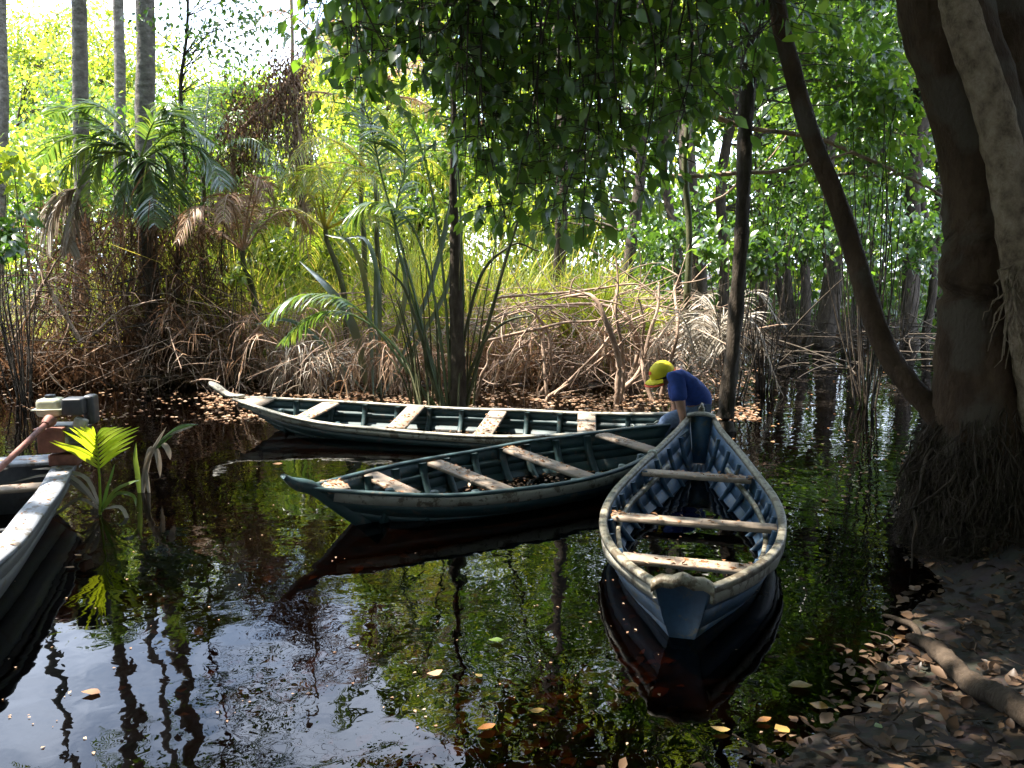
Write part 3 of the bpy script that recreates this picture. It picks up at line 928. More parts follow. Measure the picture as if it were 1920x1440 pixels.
g = G(); lathe(g, [(0.0, .026), (.036, .026), (.04, .02), (.04, 0), (.0, 0)], 16, (-.01, .03, .068)); g.build('filler_cap', 'black', tank, True)
rbox('filter_housing', (.105, -.03, ez + .135), (.165, .17, .135), 'black', .018, 3, motor, (.94, .94))
rbox('starter_housing', (.19, .07, ez + .09), (.085, .15, .24), 'black', .03, 3, motor)
rbox('muffler', (.16, -.10, ez + .0), (.10, .07, .095), 'steel', .02, 3, motor, None, Matrix.Rotation(.35, 3, 'Y'))
blk = rbox('engine_block', (.01, .0, .175), (.25, .21, .22), 'metal', .02, 2, motor)
for i in range(6):
    rbox('cooling_fin', (.02, -.005, -.085 + i * .032), (.285, .235, .009), 'metal', .002, 1, blk)
g = G(); lathe(g, [(0, .05), (.05, .05), (.085, .035), (.095, 0), (.095, -.03)], 20, (-.02, -.12, .16), [[1, 0, 0], [0, 0, 1], [0, -1, 0]])
g.build('crankcase_cover', 'steel', motor, True)
rbox('mount_plate', (-.045, -.165, .175), (.20, .05, .19), 'rust', .012, 2, motor)
rbox('mount_lip', (-.045, -.18, .275), (.215, .09, .022), 'rust', .006, 2, motor)
rbox('mount_bracket', (0, 0, .0), (.22, .2, .10), 'rust', .02, 2, motor)
Mi = np.linalg.inv(np.array(Matrix.LocRotScale(motor.location, motor.rotation_euler, motor.scale)))
p0 = at_y(92, 790, 5.95); p1 = at_y(-60, 935, 5.0)
pl = [(Mi @ np.append(p, 1))[:3] for p in (p0, p1)]
g = G(); strands(g, spline(pl, 6)[None], np.full((1, 6), .023), 12, cap=True); shaft = g.build('shaft_tube', 'rust', motor, True)
g = G(); dv = nrm((pl[1] - pl[0])[None])[0]
strands(g, np.stack([pl[0] - dv * .02, pl[0] + dv * .02, pl[0] + dv * .06])[None], np.array([[.05, .046, .032]]), 14, cap=True)
g.build('shaft_collar', 'rust', shaft, True)

# ================================================================== MAN
def skin_obj(name, joints, edges, mat, parent, sub=2):
    me = bpy.data.meshes.new(name)
    names = list(joints)
    me.from_pydata([joints[k][0] for k in names], [(names.index(a), names.index(b_)) for a, b_ in edges], [])
    me.materials.append(M[mat])
    o = bpy.data.objects.new(name, me); COL.objects.link(o)
    o.parent = parent
    sk = o.modifiers.new('skin', 'SKIN')
    if not me.skin_vertices:
        bpy.context.view_layer.objects.active = o
    lay = me.skin_vertices[0].data
    for i, k in enumerate(names):
        r_ = joints[k][1]
        lay[i].radius = r_ if isinstance(r_, tuple) else (r_, r_)
        lay[i].use_root = (i == 0)
    sk.use_smooth_shade = True
    ss = o.modifiers.new('sub', 'SUBSURF'); ss.levels = sub; ss.render_levels = sub
    return o
MY = 8.25
mp_ = at_y(1315, 772, MY)
man = thing('person', 'person in blue T-shirt, jeans and yellow cap bending over behind the blue boat', 'person', (mp_[0], mp_[1], 0))
def mj(px, py, dy=0.0):
    p = at_y(px, py, MY + dy)
    return tuple(float(q) for q in (p - [mp_[0], mp_[1], 0]))
jt = {'pelvis': (mj(1312, 772), (.14, .12)), 'spine': (mj(1304, 742), (.135, .12)), 'chest': (mj(1284, 716), (.15, .13)), 'neckb': (mj(1268, 702), .085),
      'neck': (mj(1257, 702), .06), 'headb': (mj(1250, 708), .07), 'head': (mj(1243, 703), (.092, .085)), 'crown': (mj(1237, 693), .075), 'jaw': (mj(1239, 716), .058),
      'chin': (mj(1237, 724), .035), 'nose': (mj(1231, 712), .02),
      'shn': (mj(1269, 712, -.19), .075), 'eln': (mj(1277, 764, -.24), .05), 'wrn': (mj(1282, 792, -.30), .034), 'palmn': (mj(1279, 800, -.31), (.042, .026)),
      'shf': (mj(1268, 711, .19), .075), 'elf': (mj(1268, 762, .22), .05), 'wrf': (mj(1262, 790, .18), .034), 'palmf': (mj(1259, 797, .17), (.042, .026)),
      'hipn': (mj(1306, 778, -.11), .10), 'knn': (mj(1247, 788, -.16), .07), 'ann': (mj(1232, 846, -.12), .045), 'ton': (mj(1212, 852, -.14), .04),
      'hipf': (mj(1306, 778, .11), .10), 'knf': (mj(1250, 792, .16), .07), 'anf': (mj(1236, 850, .16), .045), 'tof': (mj(1216, 855, .16), .04)}
for sfx, s_ in (('n', -1), ('f', 1)):
    px0, py0, d0 = (1279, 800, -.31) if sfx == 'n' else (1259, 797, .17)
    for fi, (dx, ln) in enumerate(((-4.5, 8), (-1.8, 10), (1.0, 10.5), (3.6, 9))):
        jt['f%s%da' % (sfx, fi)] = (mj(px0 + dx - 1, py0 + 5, d0), .0105)
        jt['f%s%db' % (sfx, fi)] = (mj(px0 + dx - 3, py0 + 5 + ln * .5, d0 + .012), .0095)
        jt['f%s%dc' % (sfx, fi)] = (mj(px0 + dx - 6, py0 + 5 + ln * .85, d0 + .02), .008)
    jt['t%sa' % sfx] = (mj(px0 - 6, py0 - 1, d0 - .02), .012)
    jt['t%sb' % sfx] = (mj(px0 - 10, py0 + 4, d0 - .03), .010)
ed = [('pelvis', 'spine'), ('spine', 'chest'), ('chest', 'neckb'), ('neckb', 'neck'), ('neck', 'headb'), ('headb', 'head'), ('head', 'crown'), ('headb', 'jaw'), ('jaw', 'chin'), ('jaw', 'nose'),
      ('chest', 'shn'), ('shn', 'eln'), ('eln', 'wrn'), ('wrn', 'palmn'), ('chest', 'shf'), ('shf', 'elf'), ('elf', 'wrf'), ('wrf', 'palmf'),
      ('pelvis', 'hipn'), ('hipn', 'knn'), ('knn', 'ann'), ('ann', 'ton'), ('pelvis', 'hipf'), ('hipf', 'knf'), ('knf', 'anf'), ('anf', 'tof')]
for sfx in 'nf':
    for fi in range(4):
        ed += [('palm' + sfx, 'f%s%da' % (sfx, fi)), ('f%s%da' % (sfx, fi), 'f%s%db' % (sfx, fi)), ('f%s%db' % (sfx, fi), 'f%s%dc' % (sfx, fi))]
    ed += [('palm' + sfx, 't%sa' % sfx), ('t%sa' % sfx, 't%sb' % sfx)]
skin_obj('body', jt, ed, 'skin', man)
def mix(a, b_, f): return tuple(x * (1 - f) + y * f for x, y in zip(a, b_))
sj = {'pelvis': (mj(1314, 772), (.185, .165)), 'spine': (mj(1306, 741), (.175, .16)), 'chest': (mj(1285, 715), (.18, .165)), 'neckb': (mj(1266, 703), .10),
      'shn': (mj(1268, 711, -.18), .105), 'seln': (mix(mj(1269, 712, -.19), mj(1277, 764, -.24), .5), .085), 'slen': (mix(mj(1269, 712, -.19), mj(1277, 764, -.24), .80), .082),
      'shf': (mj(1267, 710, .18), .105), 'self': (mix(mj(1268, 711, .19), mj(1268, 762, .22), .5), .085), 'slef': (mix(mj(1268, 711, .19), mj(1268, 762, .22), .8), .082)}
shirt = skin_obj('shirt', sj, [('pelvis', 'spine'), ('spine', 'chest'), ('chest', 'neckb'), ('chest', 'shn'), ('shn', 'seln'), ('seln', 'slen'), ('chest', 'shf'), ('shf', 'self'), ('self', 'slef')], 'shirt', man)
tx = bpy.data.textures.new('folds', 'CLOUDS'); tx.noise_scale = 0.11
dm = shirt.modifiers.new('folds', 'DISPLACE'); dm.texture = tx; dm.strength = 0.035; dm.texture_coords = 'LOCAL'
pj = {'pelvis': (mj(1312, 778), (.165, .14)), 'hipn': (mj(1304, 781, -.11), .125), 'knn': (mj(1247, 789, -.16), .088), 'ann': (mj(1232, 840, -.12), .065),
      'hipf': (mj(1304, 781, .11), .125), 'knf': (mj(1250, 793, .16), .088), 'anf': (mj(1236, 844, .16), .065)}
skin_obj('jeans', pj, [('pelvis', 'hipn'), ('hipn', 'knn'), ('knn', 'ann'), ('pelvis', 'hipf'), ('hipf', 'knf'), ('knf', 'anf')], 'jeans', man)
# cap: dome and brim tilted with the head; the face looks down and to the left
cz = np.array(mj(1241, 698)); upv = nrm(np.array([[-.40, -.12, .9]]))[0]; fw = np.array([-.86, -.18, -.50]); fw = nrm((fw - upv * (fw @ upv))[None])[0]
sdv = np.cross(upv, fw); AX = np.stack([fw, sdv, upv])
g = G()
prof = [(.118 * math.cos(a), .118 * math.sin(a)) for a in np.linspace(-.15, 1.5, 9)] + [(.002, .119)]
lathe(g, prof, 22, cz, AX * np.array([[1.12], [.95], [1.0]]))
cap = g.build('cap', 'cap', man, True)
def brim(name, r0, r1, mat, dz, th=.006):
    g = G(); n_ = 13; rows = []
    for a in np.linspace(-1.15, 1.15, n_):
        for r_ in (r0, (r0 + r1) / 2, r1):
            e = .118 * 1.1 + (r_ - .118) * math.cos(a * .9) ** .7
            x_, y_ = e * math.cos(a), e * math.sin(a) * .92
            rows.append((x_, y_, -.022 + dz - .35 * y_ * y_ * 2 - max(0, r_ - .118) * .22))
    rows = np.array(rows); low = rows - [0, 0, th]
    V = np.vstack([rows, low]) @ AX + cz
    q = []; o_ = len(rows)
    for i in range(n_ - 1):
        for j in range(2):
            a_ = i * 3 + j
            q += [[a_, a_ + 1, a_ + 4, a_ + 3], [o_ + a_, o_ + a_ + 3, o_ + a_ + 4, o_ + a_ + 1]]
        q += [[i * 3 + 2, o_ + i * 3 + 2, o_ + i * 3 + 5, i * 3 + 5]]
    g.add(V, q)
    return g.build(name, mat, cap, True)
brim('brim', .112, .185, 'cap', 0)
brim('brim_edge', .183, .205, 'cap_red', -.012)
g = G(); a = np.linspace(2.0, 4.4, 16)
C = np.stack([np.cos(a) * .129, np.sin(a) * .11, np.full(16, -.02)], -1) @ AX + cz
strands(g, C[None], np.full((1, 16), .010), 6, cap=True); g.build('cap_band', 'cap_red', cap, True)
g = G()   # red embroidered oval on the front of the cap
a = np.arange(16) * 2 * np.pi / 16
P_ = []
for rr_ in (0.0, 1.0):
    for t_ in a:
        ya, za = .36 * math.cos(t_) * rr_, .42 + .17 * math.sin(t_) * rr_
        P_.append((math.cos(za) * math.cos(ya) * .1205 * 1.12, math.cos(za) * math.sin(ya) * .1205 * .95, .1205 * math.sin(za)))
g.add(np.array(P_) @ AX + cz, [[i, 16 + i, 16 + (i + 1) % 16, (i + 1) % 16] for i in range(16)])
g.build('cap_badge', 'cap_red', cap)
g = G()
lathe(g, [(.105, -.05), (.112, -.02), (.10, .02)], 18, cz - fw * .012, AX * np.array([[1.0], [.86], [1.0]])); g.build('hair', 'hair', man, True)

# mooring ropes
g = G(); pA = np.array(blue.root.matrix_basis @ Vector(blue.pt(.70, 1, 1, .0))); 
C = spline([at_y(1185, 797, 8.2), at_y(1200, 800, 8.05), at_y(1235, 790, 8.1), at_y(1262, 778, 8.15)], 20)
C[:, 2] += .01 * np.sin(np.arange(20) * 2.2)
strands(g, C[None], np.full((1, 20), .008), 6, cap=True)
for dx in (0, 9):
    C = spline([at_y(1183 + dx, 796, 8.1), at_y(1187 + dx, 815, 7.98), at_y(1194 + dx, 833, 7.9), at_y(1202 + dx * .6, 858, 7.75)], 14)
    strands(g, C[None], np.full((1, 14), .006), 6, cap=True)
tag(g.build('mooring_rope', 'rope', smooth=True), 'pale rope tied over the rail of the middle boat', 'rope')
g = G()
c0 = blue.pt(.69, 1, 1, 0)
Mb = np.array(blue.root.matrix_basis)
for k_ in range(3):
    a = np.linspace(0, 2 * np.pi, 14); q_ = np.stack([np.full(14, c0[0] + .02 * k_), c0[1] + .036 * np.cos(a), c0[2] + .032 * np.sin(a)], -1)
    strands(g, (q_ @ Mb[:3, :3].T + np.array(blue.root.location))[None], np.full((1, 14), .006), 6)
for dx in (0.03, .06):
    q_ = spline([(c0[0] + dx, c0[1] - .03, c0[2] - .01), (c0[0] - .02 + dx, c0[1] - .07, c0[2] - .09), (c0[0] + .02 + dx, c0[1] - .09, c0[2] - .15)], 8)
    strands(g, (q_ @ Mb[:3, :3].T + np.array(blue.root.location))[None], np.full((1, 8), .005), 6)
tag(g.build('mooring_rope', 'rope', smooth=True), 'thin rope knotted round the left gunwale of the blue boat', 'rope')

# ================================================================== VEGETATION helpers
def PY(pts):
    """photo pixels with a depth each -> world points"""
    return np.array([at_y(*p) for p in pts])

def tree(name, label, path, radii, bark, crowns, cat='tree', group=None, wob=0.05, seed=1, sides=9, k=26, branch_r=0.03, smooth=True, lump=0.05):
    """trunk, limbs to the leaf clumps, crown (one mesh of leaves); path in world points from the ground up"""
    path = np.asarray(path, float)
    base = path[0]
    root = thing(name, label, cat, base, group=group)
    g = G(); C = trunk(g, path, radii, k, sides, wob, seed, lump)
    g.build('trunk', bark, root, smooth, base)
    if crowns:
        gb, gl = G(), {}
        nb = 0
        for (c, rad, n, clumps, size, mat) in crowns:
            pos, cc = cloud(n, c, rad, clumps)
            leaf_cloud(gl.setdefault(mat, G()), pos, size)
            for q in cc:
                j = np.argmin(np.linalg.norm(C - q, axis=1) + 0.8 * np.maximum(0, C[:, 2] - q[2] + .5))
                m = (C[j] + q) / 2 + rng.normal(0, .15, 3) + [0, 0, .15]
                S = spline([C[j], m, q], 7)
                strands(gb, S[None], np.linspace(branch_r, branch_r * .25, 7)[None], 4)
                nb += 1
        if nb: tag(gb.build('branches', bark, root, True, base), kind='stuff')
        for mat, gg in gl.items():
            gg.build('crown', mat, root, False, base)
    return root, C

def frond(base, tip, sag, n, ll, lw, mat, root, hang=0.5, bare=0.25, r0=0.02, origin=None, name='frond', lift=None, dens=1, spread=0.8):
    """one palm frond: arched rachis with two rows of drooping leaflets"""
    base, tip = np.asarray(base, float), np.asarray(tip, float)
    if lift is None:
        S = spline([base, base * .62 + tip * .38 + [0, 0, sag * .9], base * .3 + tip * .7 + [0, 0, sag], tip], 22)
    else:
        S = spline([base] + [np.asarray(q) for q in lift] + [tip], 22)
    g = G()
    strands(g, S[None], np.linspace(r0, r0 * .18, 22)[None], 5, rnd=np.array([.8]))
    t = np.linspace(bare, .995, n)
    x = t * 21; i = np.minimum(x.astype(int), 20); f = (x - i)[:, None]
    p = S[i] * (1 - f) + S[i + 1] * f
    T = nrm(S[i + 1] - S[i])
    sd = np.cross(T, [0, 0, 1.]); bad = np.linalg.norm(sd, axis=1) < .15
    sd[bad] = np.array([1., 0, 0]); sd = nrm(sd)
    prof = ll * (np.sin(np.pi * (0.12 + 0.85 * ((t - bare) / (1 - bare)))) ** .6) 
    for s_ in (1, -1):
        d = s_ * sd * spread + T * 0.62 + rng.normal(0, .06, (n, 3))
        side = nrm(np.cross(d, np.cross(T, sd)) + rng.normal(0, .15, (n, 3)))
        blades(g, p, d, hang * rng.uniform(.7, 1.3, n), prof * rng.uniform(.85, 1.1, n), lw, 4, side=nrm(np.cross(d, nrm(np.cross(sd, T)) + rng.normal(0, .3, (n, 3)))), taper=[.5, 1, .9, .55, .05])
    return g.build(name, mat, root, False, origin)

# ================================================================== BIG TREE at the right with its overhanging crown
bt_path = PY([(1862, 1075, 5.2), (1852, 900, 5.2), (1846, 760, 5.2), (1846, 600, 5.2), (1836, 380, 5.2), (1800, 160, 5.2), (1768, 0, 5.2), (1725, -300, 5.2), (1700, -700, 5.3), (1660, -1200, 5.5)])
bt_base = bt_path[0].copy(); bt_base[2] = 0.1
big = thing('big_tree', 'thick shaded tree at the right edge with leafy boughs hanging over the boats', 'tree', bt_base)
g = G()
BC = trunk(g, bt_path, [.50, .36, .28, .235, .235, .25, .245, .21, .16, .10], 60, 22, .02, 3, .025)
g.build('trunk', 'bark_brown', big, True, bt_base)
g = G()
trunk(g, PY([(1925, 800, 5.55), (1922, 500, 5.6), (1908, 300, 5.6), (1888, 120, 5.6), (1880, -40, 5.6), (1900, -400, 5.7), (1990, -900, 6)]), [.24, .21, .20, .20, .18, .15, .08], 40, 18, .02, 8, .03)
g.build('second_stem', 'bark_brown', big, True, bt_base)
# roots: flat buttresses and a mat of hanging fine roots
for i, (a, ln, h0) in enumerate(((2.5, .46, .7), (5.4, .6, .75))):
    c = bt_path[1]
    dv = np.array([math.cos(a), math.sin(a), 0])
    P_ = [c * [1, 1, 0] + dv * .12 + [0, 0, h0 + .1], c * [1, 1, 0] + dv * .28 + [0, 0, h0 * .6], c * [1, 1, 0] + dv * .45 + [0, 0, .25], c * [1, 1, 0] + dv * ln + [0, 0, .0]]
    g = G(); trunk(g, P_, [.05, .055, .045, .025], 18, 9, .04, 30 + i, .14); g.build('buttress_root', 'root', big, True, bt_base)
g = G()
nr = 1300
a = rng.uniform(1.6, 5.9, nr); h0 = rng.uniform(.12, 1.08, nr)
top = np.interp(h0, [0, .35, .7, 1.08], [.40, .40, .34, .22]) * rng.uniform(.95, 1.12, nr)
ctr = np.array([bt_path[1][0], bt_path[1][1], 0.02])
P0 = ctr + np.stack([np.cos(a) * top, np.sin(a) * top, h0], -1)
ln = rng.uniform(.2, .75, nr)
a2 = a + rng.normal(0, .42, nr)
zz = np.maximum(.03, h0 - ln)
r2_ = np.interp(zz, [0, .35, .7, 1.08], [.44, .45, .40, .28]) * rng.uniform(.92, 1.22, nr)
P2 = ctr + np.stack([np.cos(a2) * r2_, np.sin(a2) * r2_, zz], -1)
P1 = (P0 + P2) / 2 + rng.normal(0, .05, (nr, 3)) + np.stack([np.cos(a), np.sin(a), 0 * a], -1) * .04
k_ = np.linspace(0, 1, 7)[None, :, None]
S = P0[:, None] * (1 - k_) ** 2 + 2 * P1[:, None] * k_ * (1 - k_) + P2[:, None] * k_ ** 2
S += rng.normal(0, .018, S.shape)
strands(g, S, np.linspace(1, .35, 7)[None] * rng.uniform(.0015, .0065, nr)[:, None], 4)
nr = 18
a = rng.uniform(1.9, 5.6, nr); h0 = rng.uniform(.3, 1.1, nr); hh = h0 * rng.uniform(0, .5, nr)
ra = np.interp(h0, [0, .7, 1.1], [.42, .36, .24]); rb = np.interp(hh, [0, .35, .7], [.56, .5, .42]) * rng.uniform(.95, 1.15, nr); a2 = a + rng.normal(0, .5, nr)
P0 = ctr + np.stack([np.cos(a) * ra, np.sin(a) * ra, h0], -1); P2 = ctr + np.stack([np.cos(a2) * rb, np.sin(a2) * rb, hh], -1)
tt_ = np.linspace(0, 1, 9)[None, :, None]
S = P0[:, None] * (1 - tt_) + P2[:, None] * tt_ + np.stack([np.cos(a), np.sin(a), 0 * a], -1)[:, None] * .07 * np.sin(tt_ * np.pi) + rng.normal(0, .022, (nr, 9, 3))
strands(g, S, rng.uniform(.008, .017, nr)[:, None] * np.linspace(1, .4, 9)[None], 6)
tag(g.build('root_mat', 'root', big, True, bt_base), kind='stuff')
# a lumpy earth-and-root mound under the mat
g = G()
prof = [(.42, 0.0), (.41, .18), (.40, .40), (.34, .70), (.24, .95), (.14, 1.08)]
lathe(g, prof, 40, ctr + [0, 0, -.04])
V = g.V[0]; V += (vnoise(V[:, 0] * 9, V[:, 2] * 9 + V[:, 1] * 7) * .035)[:, None] * nrm(V - ctr - [0, 0, .4]) + rng.normal(0, .012, V.shape)
g.build('root_mound', 'root', big, False, bt_base)

# second, pale stem leaning across the front of the trunk
ps_path = PY([(1990, 1010, 4.85), (1955, 760, 4.85), (1922, 560, 4.85), (1898, 400, 4.85), (1864, 230, 4.85), (1820, 60, 4.85), (1780, -80, 4.85), (1690, -420, 4.9), (1600, -900, 5.2)])
ps = thing('pale_stem_tree', 'pale mottled slanting stem in front of the thick right-hand trunk', 'tree', ps_path[0])
g = G(); trunk(g, ps_path, [.16, .12, .105, .10, .10, .098, .09, .07, .04], 50, 14, .012, 12, .05)
g.build('trunk', 'bark_pale', ps, True, ps_path[0])
g = G()
for q in range(16):
    s0 = at_y(1897 + rng.uniform(-6, 22), 505 + rng.uniform(-10, 15), 4.76); n_ = 9
    C = s0 + np.cumsum(np.vstack([np.zeros(3), rng.normal(0, .02, (n_ - 1, 3)) + [rng.normal(-.004, .008), 0, -rng.uniform(.03, .075)]]), 0)
    strands(g, C[None], np.linspace(.009, .002, n_)[None], 4)
g.build('aerial_roots', 'bark_pale', ps, True, ps_path[0])
pos, cc = cloud(5000, (3.0, 6.6, 8.6), (2.4, 1.8, 1.1), 22)
g = G(); leaf_cloud(g, pos, .15); g.build('crown', 'leaf_dark', ps, False, ps_path[0])

# boughs of the big tree
def bough(P_, r, seed):
    g = G(); C = trunk(g, P_, r, 30, 8, .06, seed, .05); g.build('bough', 'bark_dark', big, True, bt_base); return C
top0 = bt_path[7]
B1 = bough([top0, (1.6, 6.5, 5.9), (.2, 7.6, 5.9), (-1.6, 8.8, 6.3), (-4.0, 9.8, 7.0)], [.13, .10, .08, .06, .03], 41)
B2 = bough([bt_path[8], (1.5, 7.0, 7.4), (-.6, 7.5, 8.3), (-3.2, 7.6, 8.8), (-6.2, 7.4, 9.2)], [.13, .11, .09, .06, .03], 42)
B3 = bough([top0 + [0, 0, -.5], (1.9, 7.0, 5.0), (1.3, 8.3, 5.2), (.2, 9.3, 5.4)], [.10, .07, .05, .025], 43)
# hanging sprays: (x, lowest y) of the photographed outline, depth about 7 m
sprays = []
outline = [(600, 60), (640, 120), (665, 160), (690, 250), (715, 190), (740, 150), (770, 180), (800, 110), (830, 160), (860, 250), (880, 330), (900, 390), (925, 440), (950, 420), (980, 450),
           (1010, 460), (1040, 485), (1070, 450), (1100, 430), (1130, 380), (1160, 360), (1190, 420), (1220, 400), (1250, 330), (1280, 300), (1310, 240), (1345, 200), (1385, 170), (1430, 120)]
gs = G(); LP, LD = [], []
for (ox, oy) in outline:
    for rep in range(5 if oy > 100 else 4):
        Y = rng.uniform(6.3, 8.4)
        px = ox + rng.normal(0, 16)
        low = oy * rng.uniform(.35, 1.0) if rep else oy
        top_y = -rng.uniform(60, 320)
        p_top = at_y(px + rng.normal(0, 50), top_y, Y); p_low = at_y(px, low, Y + rng.normal(0, .15))
        mid_ = (p_top + p_low) / 2 + rng.normal(0, .12, 3)
        S = spline([p_top, mid_, p_low], 14)
        strands(gs, S[None], np.linspace(.011, .003, 14)[None], 4)
        Ltot = np.linalg.norm(p_low - p_top)
        m = int(Ltot / .075)
        tt = rng.uniform(.05, 1, m)
        for t in tt:
            q = S[min(13, int(t * 13))] 
            # short side twig with a few leaves
            az = rng.uniform(0, 2 * np.pi); tw = np.array([math.cos(az), math.sin(az), -.25 + rng.normal(0, .2)])
            ln_ = rng.uniform(.08, .48)
            strands(gs, np.stack([q, q + tw * ln_ * .5 + [0, 0, .015], q + tw * ln_])[None], np.array([[.004, .003, .002]]), 3)
            kk = rng.integers(1, 4)
            for j in range(kk):
                LP.append(q + tw * ln_ * rng.uniform(.4, 1)); dd = tw * .5 + rng.normal(0, .35, 3); dd[2] -= .75; LD.append(dd)
gs.build('twigs', 'bark_dark', big, False, bt_base)
LP, LD = np.array(LP), nrm(np.array(LD))
LS = rng.uniform(.085, .185, len(LP))
order = np.argsort(LP[:, 1] / LS)               # the ones that show largest first
proto = []
for i in range(6):
    g = G(); V0 = LEAF4[0].copy(); r2 = np.random.default_rng(i); V0[:, 2] += r2.normal(0, .03, len(V0)); V0[:, 0] *= r2.uniform(.85, 1.25)
    g.add(V0, None, LEAF4[2], rnd=i / 5); proto.append(g.mesh('leaf', 'leaf_dark', True))
for i in order[:300]:
    y = LD[i]; upr = nrm((rng.normal(0, .7, 3) + [0, 0, .9])[None])[0]; x = nrm(np.cross(y, upr)[None])[0]; z = np.cross(x, y)
    o = bpy.data.objects.new('leaf', proto[rng.integers(0, 6)]); COL.objects.link(o); o.parent = big
    o.matrix_basis = Matrix(((x[0] * LS[i], y[0] * LS[i], z[0] * LS[i], LP[i][0] - bt_base[0]), (x[1] * LS[i], y[1] * LS[i], z[1] * LS[i], LP[i][1] - bt_base[1]), (x[2] * LS[i], y[2] * LS[i], z[2] * LS[i], LP[i][2] - bt_base[2]), (0, 0, 0, 1)))
g = G(); rest = order[300:]
up = rng.normal(0, .7, (len(rest), 3)); up[:, 2] += .9
leaves(g, LP[rest], LD[rest], up, LS[rest], LEAF4, rng.uniform(.85, 1.2, len(rest)))
tag(g.build('leaves', 'leaf_mid', big, True, bt_base), kind='stuff')
# the high crown over the water, above the picture: it throws the dappled shade
g = G()
for (c, rad, n, cl) in (((-3.0, 7.4, 9.1), (3.5, 3.0, 1.2), 8600, 30), ((-2.0, 4.4, 8.6), (1.6, 1.2, .8), 1900, 12), ((-.6, 5.9, 8.2), (2.0, 1.1, .9), 6500, 24), ((-1.4, 4.9, 8.5), (1.2, .9, .6), 3400, 14), ((.5, 5.7, 6.6), (1.1, .8, .8), 3000, 14), ((-.2, 8.6, 7.6), (2.6, 1.8, .8), 3000, 22), ((1.8, 8.2, 6.9), (1.4, 1.4, .6), 2200, 14), ((2.0, 10.2, 8.6), (2.4, 2.0, .9), 5000, 26), ((1.1, 7.2, 8.3), (1.7, 1.4, .7), 4200, 22), ((2.9, 6.6, 8.0), (1.4, 1.4, .6), 2000, 14)):
    pos, cc = cloud(n, c, rad, cl, .34)
    leaf_cloud(g, pos, .16)
tag(g.build('crown', 'leaf_dark', big, False, bt_base), kind='stuff')

# ================================================================== other near trunks
tree('leaning_tree', 'bare trunk slanting up to the left out of the right-hand root mound',
     PY([(1775, 800, 5.25), (1745, 765, 5.3), (1700, 715, 5.4), (1655, 645, 5.6), (1612, 520, 5.8), (1570, 390, 6.0), (1528, 270, 6.1), (1490, 120, 6.3), (1464, 0, 6.4), (1425, -300, 6.8), (1400, -700, 7.4)]),
     [.085, .075, .072, .072, .07, .068, .066, .064, .06, .05, .03], 'bark_brown',
     [((1.6, 7.6, 7.6), (1.6, 1.5, .8), 2600, 16, .14, 'leaf_dark')], wob=.015, seed=5, sides=14, k=44, lump=.03)
tree('slender_tree', 'dark slender trunk rising straight from the water behind the blue boat',
     PY([(1358, 815, 9.3), (1362, 770, 9.3), (1376, 640, 9.4), (1388, 450, 9.4), (1394, 300, 9.4), (1406, 90, 9.4), (1413, -40, 9.4), (1420, -300, 9.5), (1430, -700, 9.8)]),
     [.11, .085, .085, .075, .08, .09, .085, .06, .03], 'bark_dark',
     [((3.2, 10.0, 8.4), (2.2, 1.8, .9), 4500, 24, .15, 'leaf_dark'), (at_y(1320, 110, 10.6), (.9, .7, .8), 620, 12, .14, 'leaf_dark'), (at_y(1480, 60, 11), (.9, .8, .8), 700, 12, .14, 'leaf_mid'), (at_y(1610, 40, 11.5), (.9, .8, .9), 700, 12, .14, 'leaf_dark'), (at_y(1560, 170, 12.5), (1.0, .8, .7), 600, 12, .14, 'leaf_mid')], wob=.02, seed=6, sides=12, k=50, lump=.10, branch_r=.011)

# ================================================================== tall ringed palms at the left
def crown_fronds(root, c, n, ln, origin, mat='palm', seed=0, el=(-.5, 1.0), ll=.55, m=34, hang=.8, lw=.035):
    r2 = np.random.default_rng(seed)
    for i in range(n):
        az = i * 2.4 + r2.uniform(-.3, .3); e = r2.uniform(*el); L = ln * r2.uniform(.8, 1.1)
        dv = np.array([math.cos(az) * math.cos(e), math.sin(az) * math.cos(e), math.sin(e)])
        tip = c + dv * L + [0, 0, -r2.uniform(.2, .6) * L]
        frond(c, tip, r2.uniform(.2, .42) * L, m, ll, lw, mat, root, hang, .15, .022, origin)
for i, (pts, r, lab, hc, nf) in enumerate((
        ([(156, 705, 14.6), (152, 500, 14.6), (150, 250, 14.6), (147, 0, 14.6), (142, -250, 14.6)], .128, 'leftmost of the three tall ringed palm trunks by the left bank', .2, 11),
        ([(226, 690, 17.5), (224, 400, 17.5), (222, 150, 17.5), (220, 0, 17.5), (214, -520, 17.5)], .11, 'thinner tall ringed palm trunk standing behind and between the other two', .2, 10),
        ([(282, 705, 14.0), (278, 450, 14.0), (273, 200, 14.0), (271, 0, 14.0), (264, -760, 14.0)], .155, 'thickest of the tall ringed palm trunks, wrapped in dry skirts', .2, 12),
        ([(-8, 690, 17.0), (0, 350, 17.0), (4, 0, 17.0), (10, -500, 17.0)], .10, 'pale palm trunk cut by the left edge of the picture', .2, 9))):
    P_ = PY(pts)
    root = thing('tall_palm', lab, 'palm tree', P_[0])
    g = G(); C = trunk(g, P_, [r * 1.25, r, r, r * .92, r * .75], 60, 14, .015, 60 + i, .035); g.build('trunk', 'bark_grey', root, True, P_[0])
    crown_fronds(root, P_[-1], nf, 2.9, P_[0], 'palm', 80 + i)

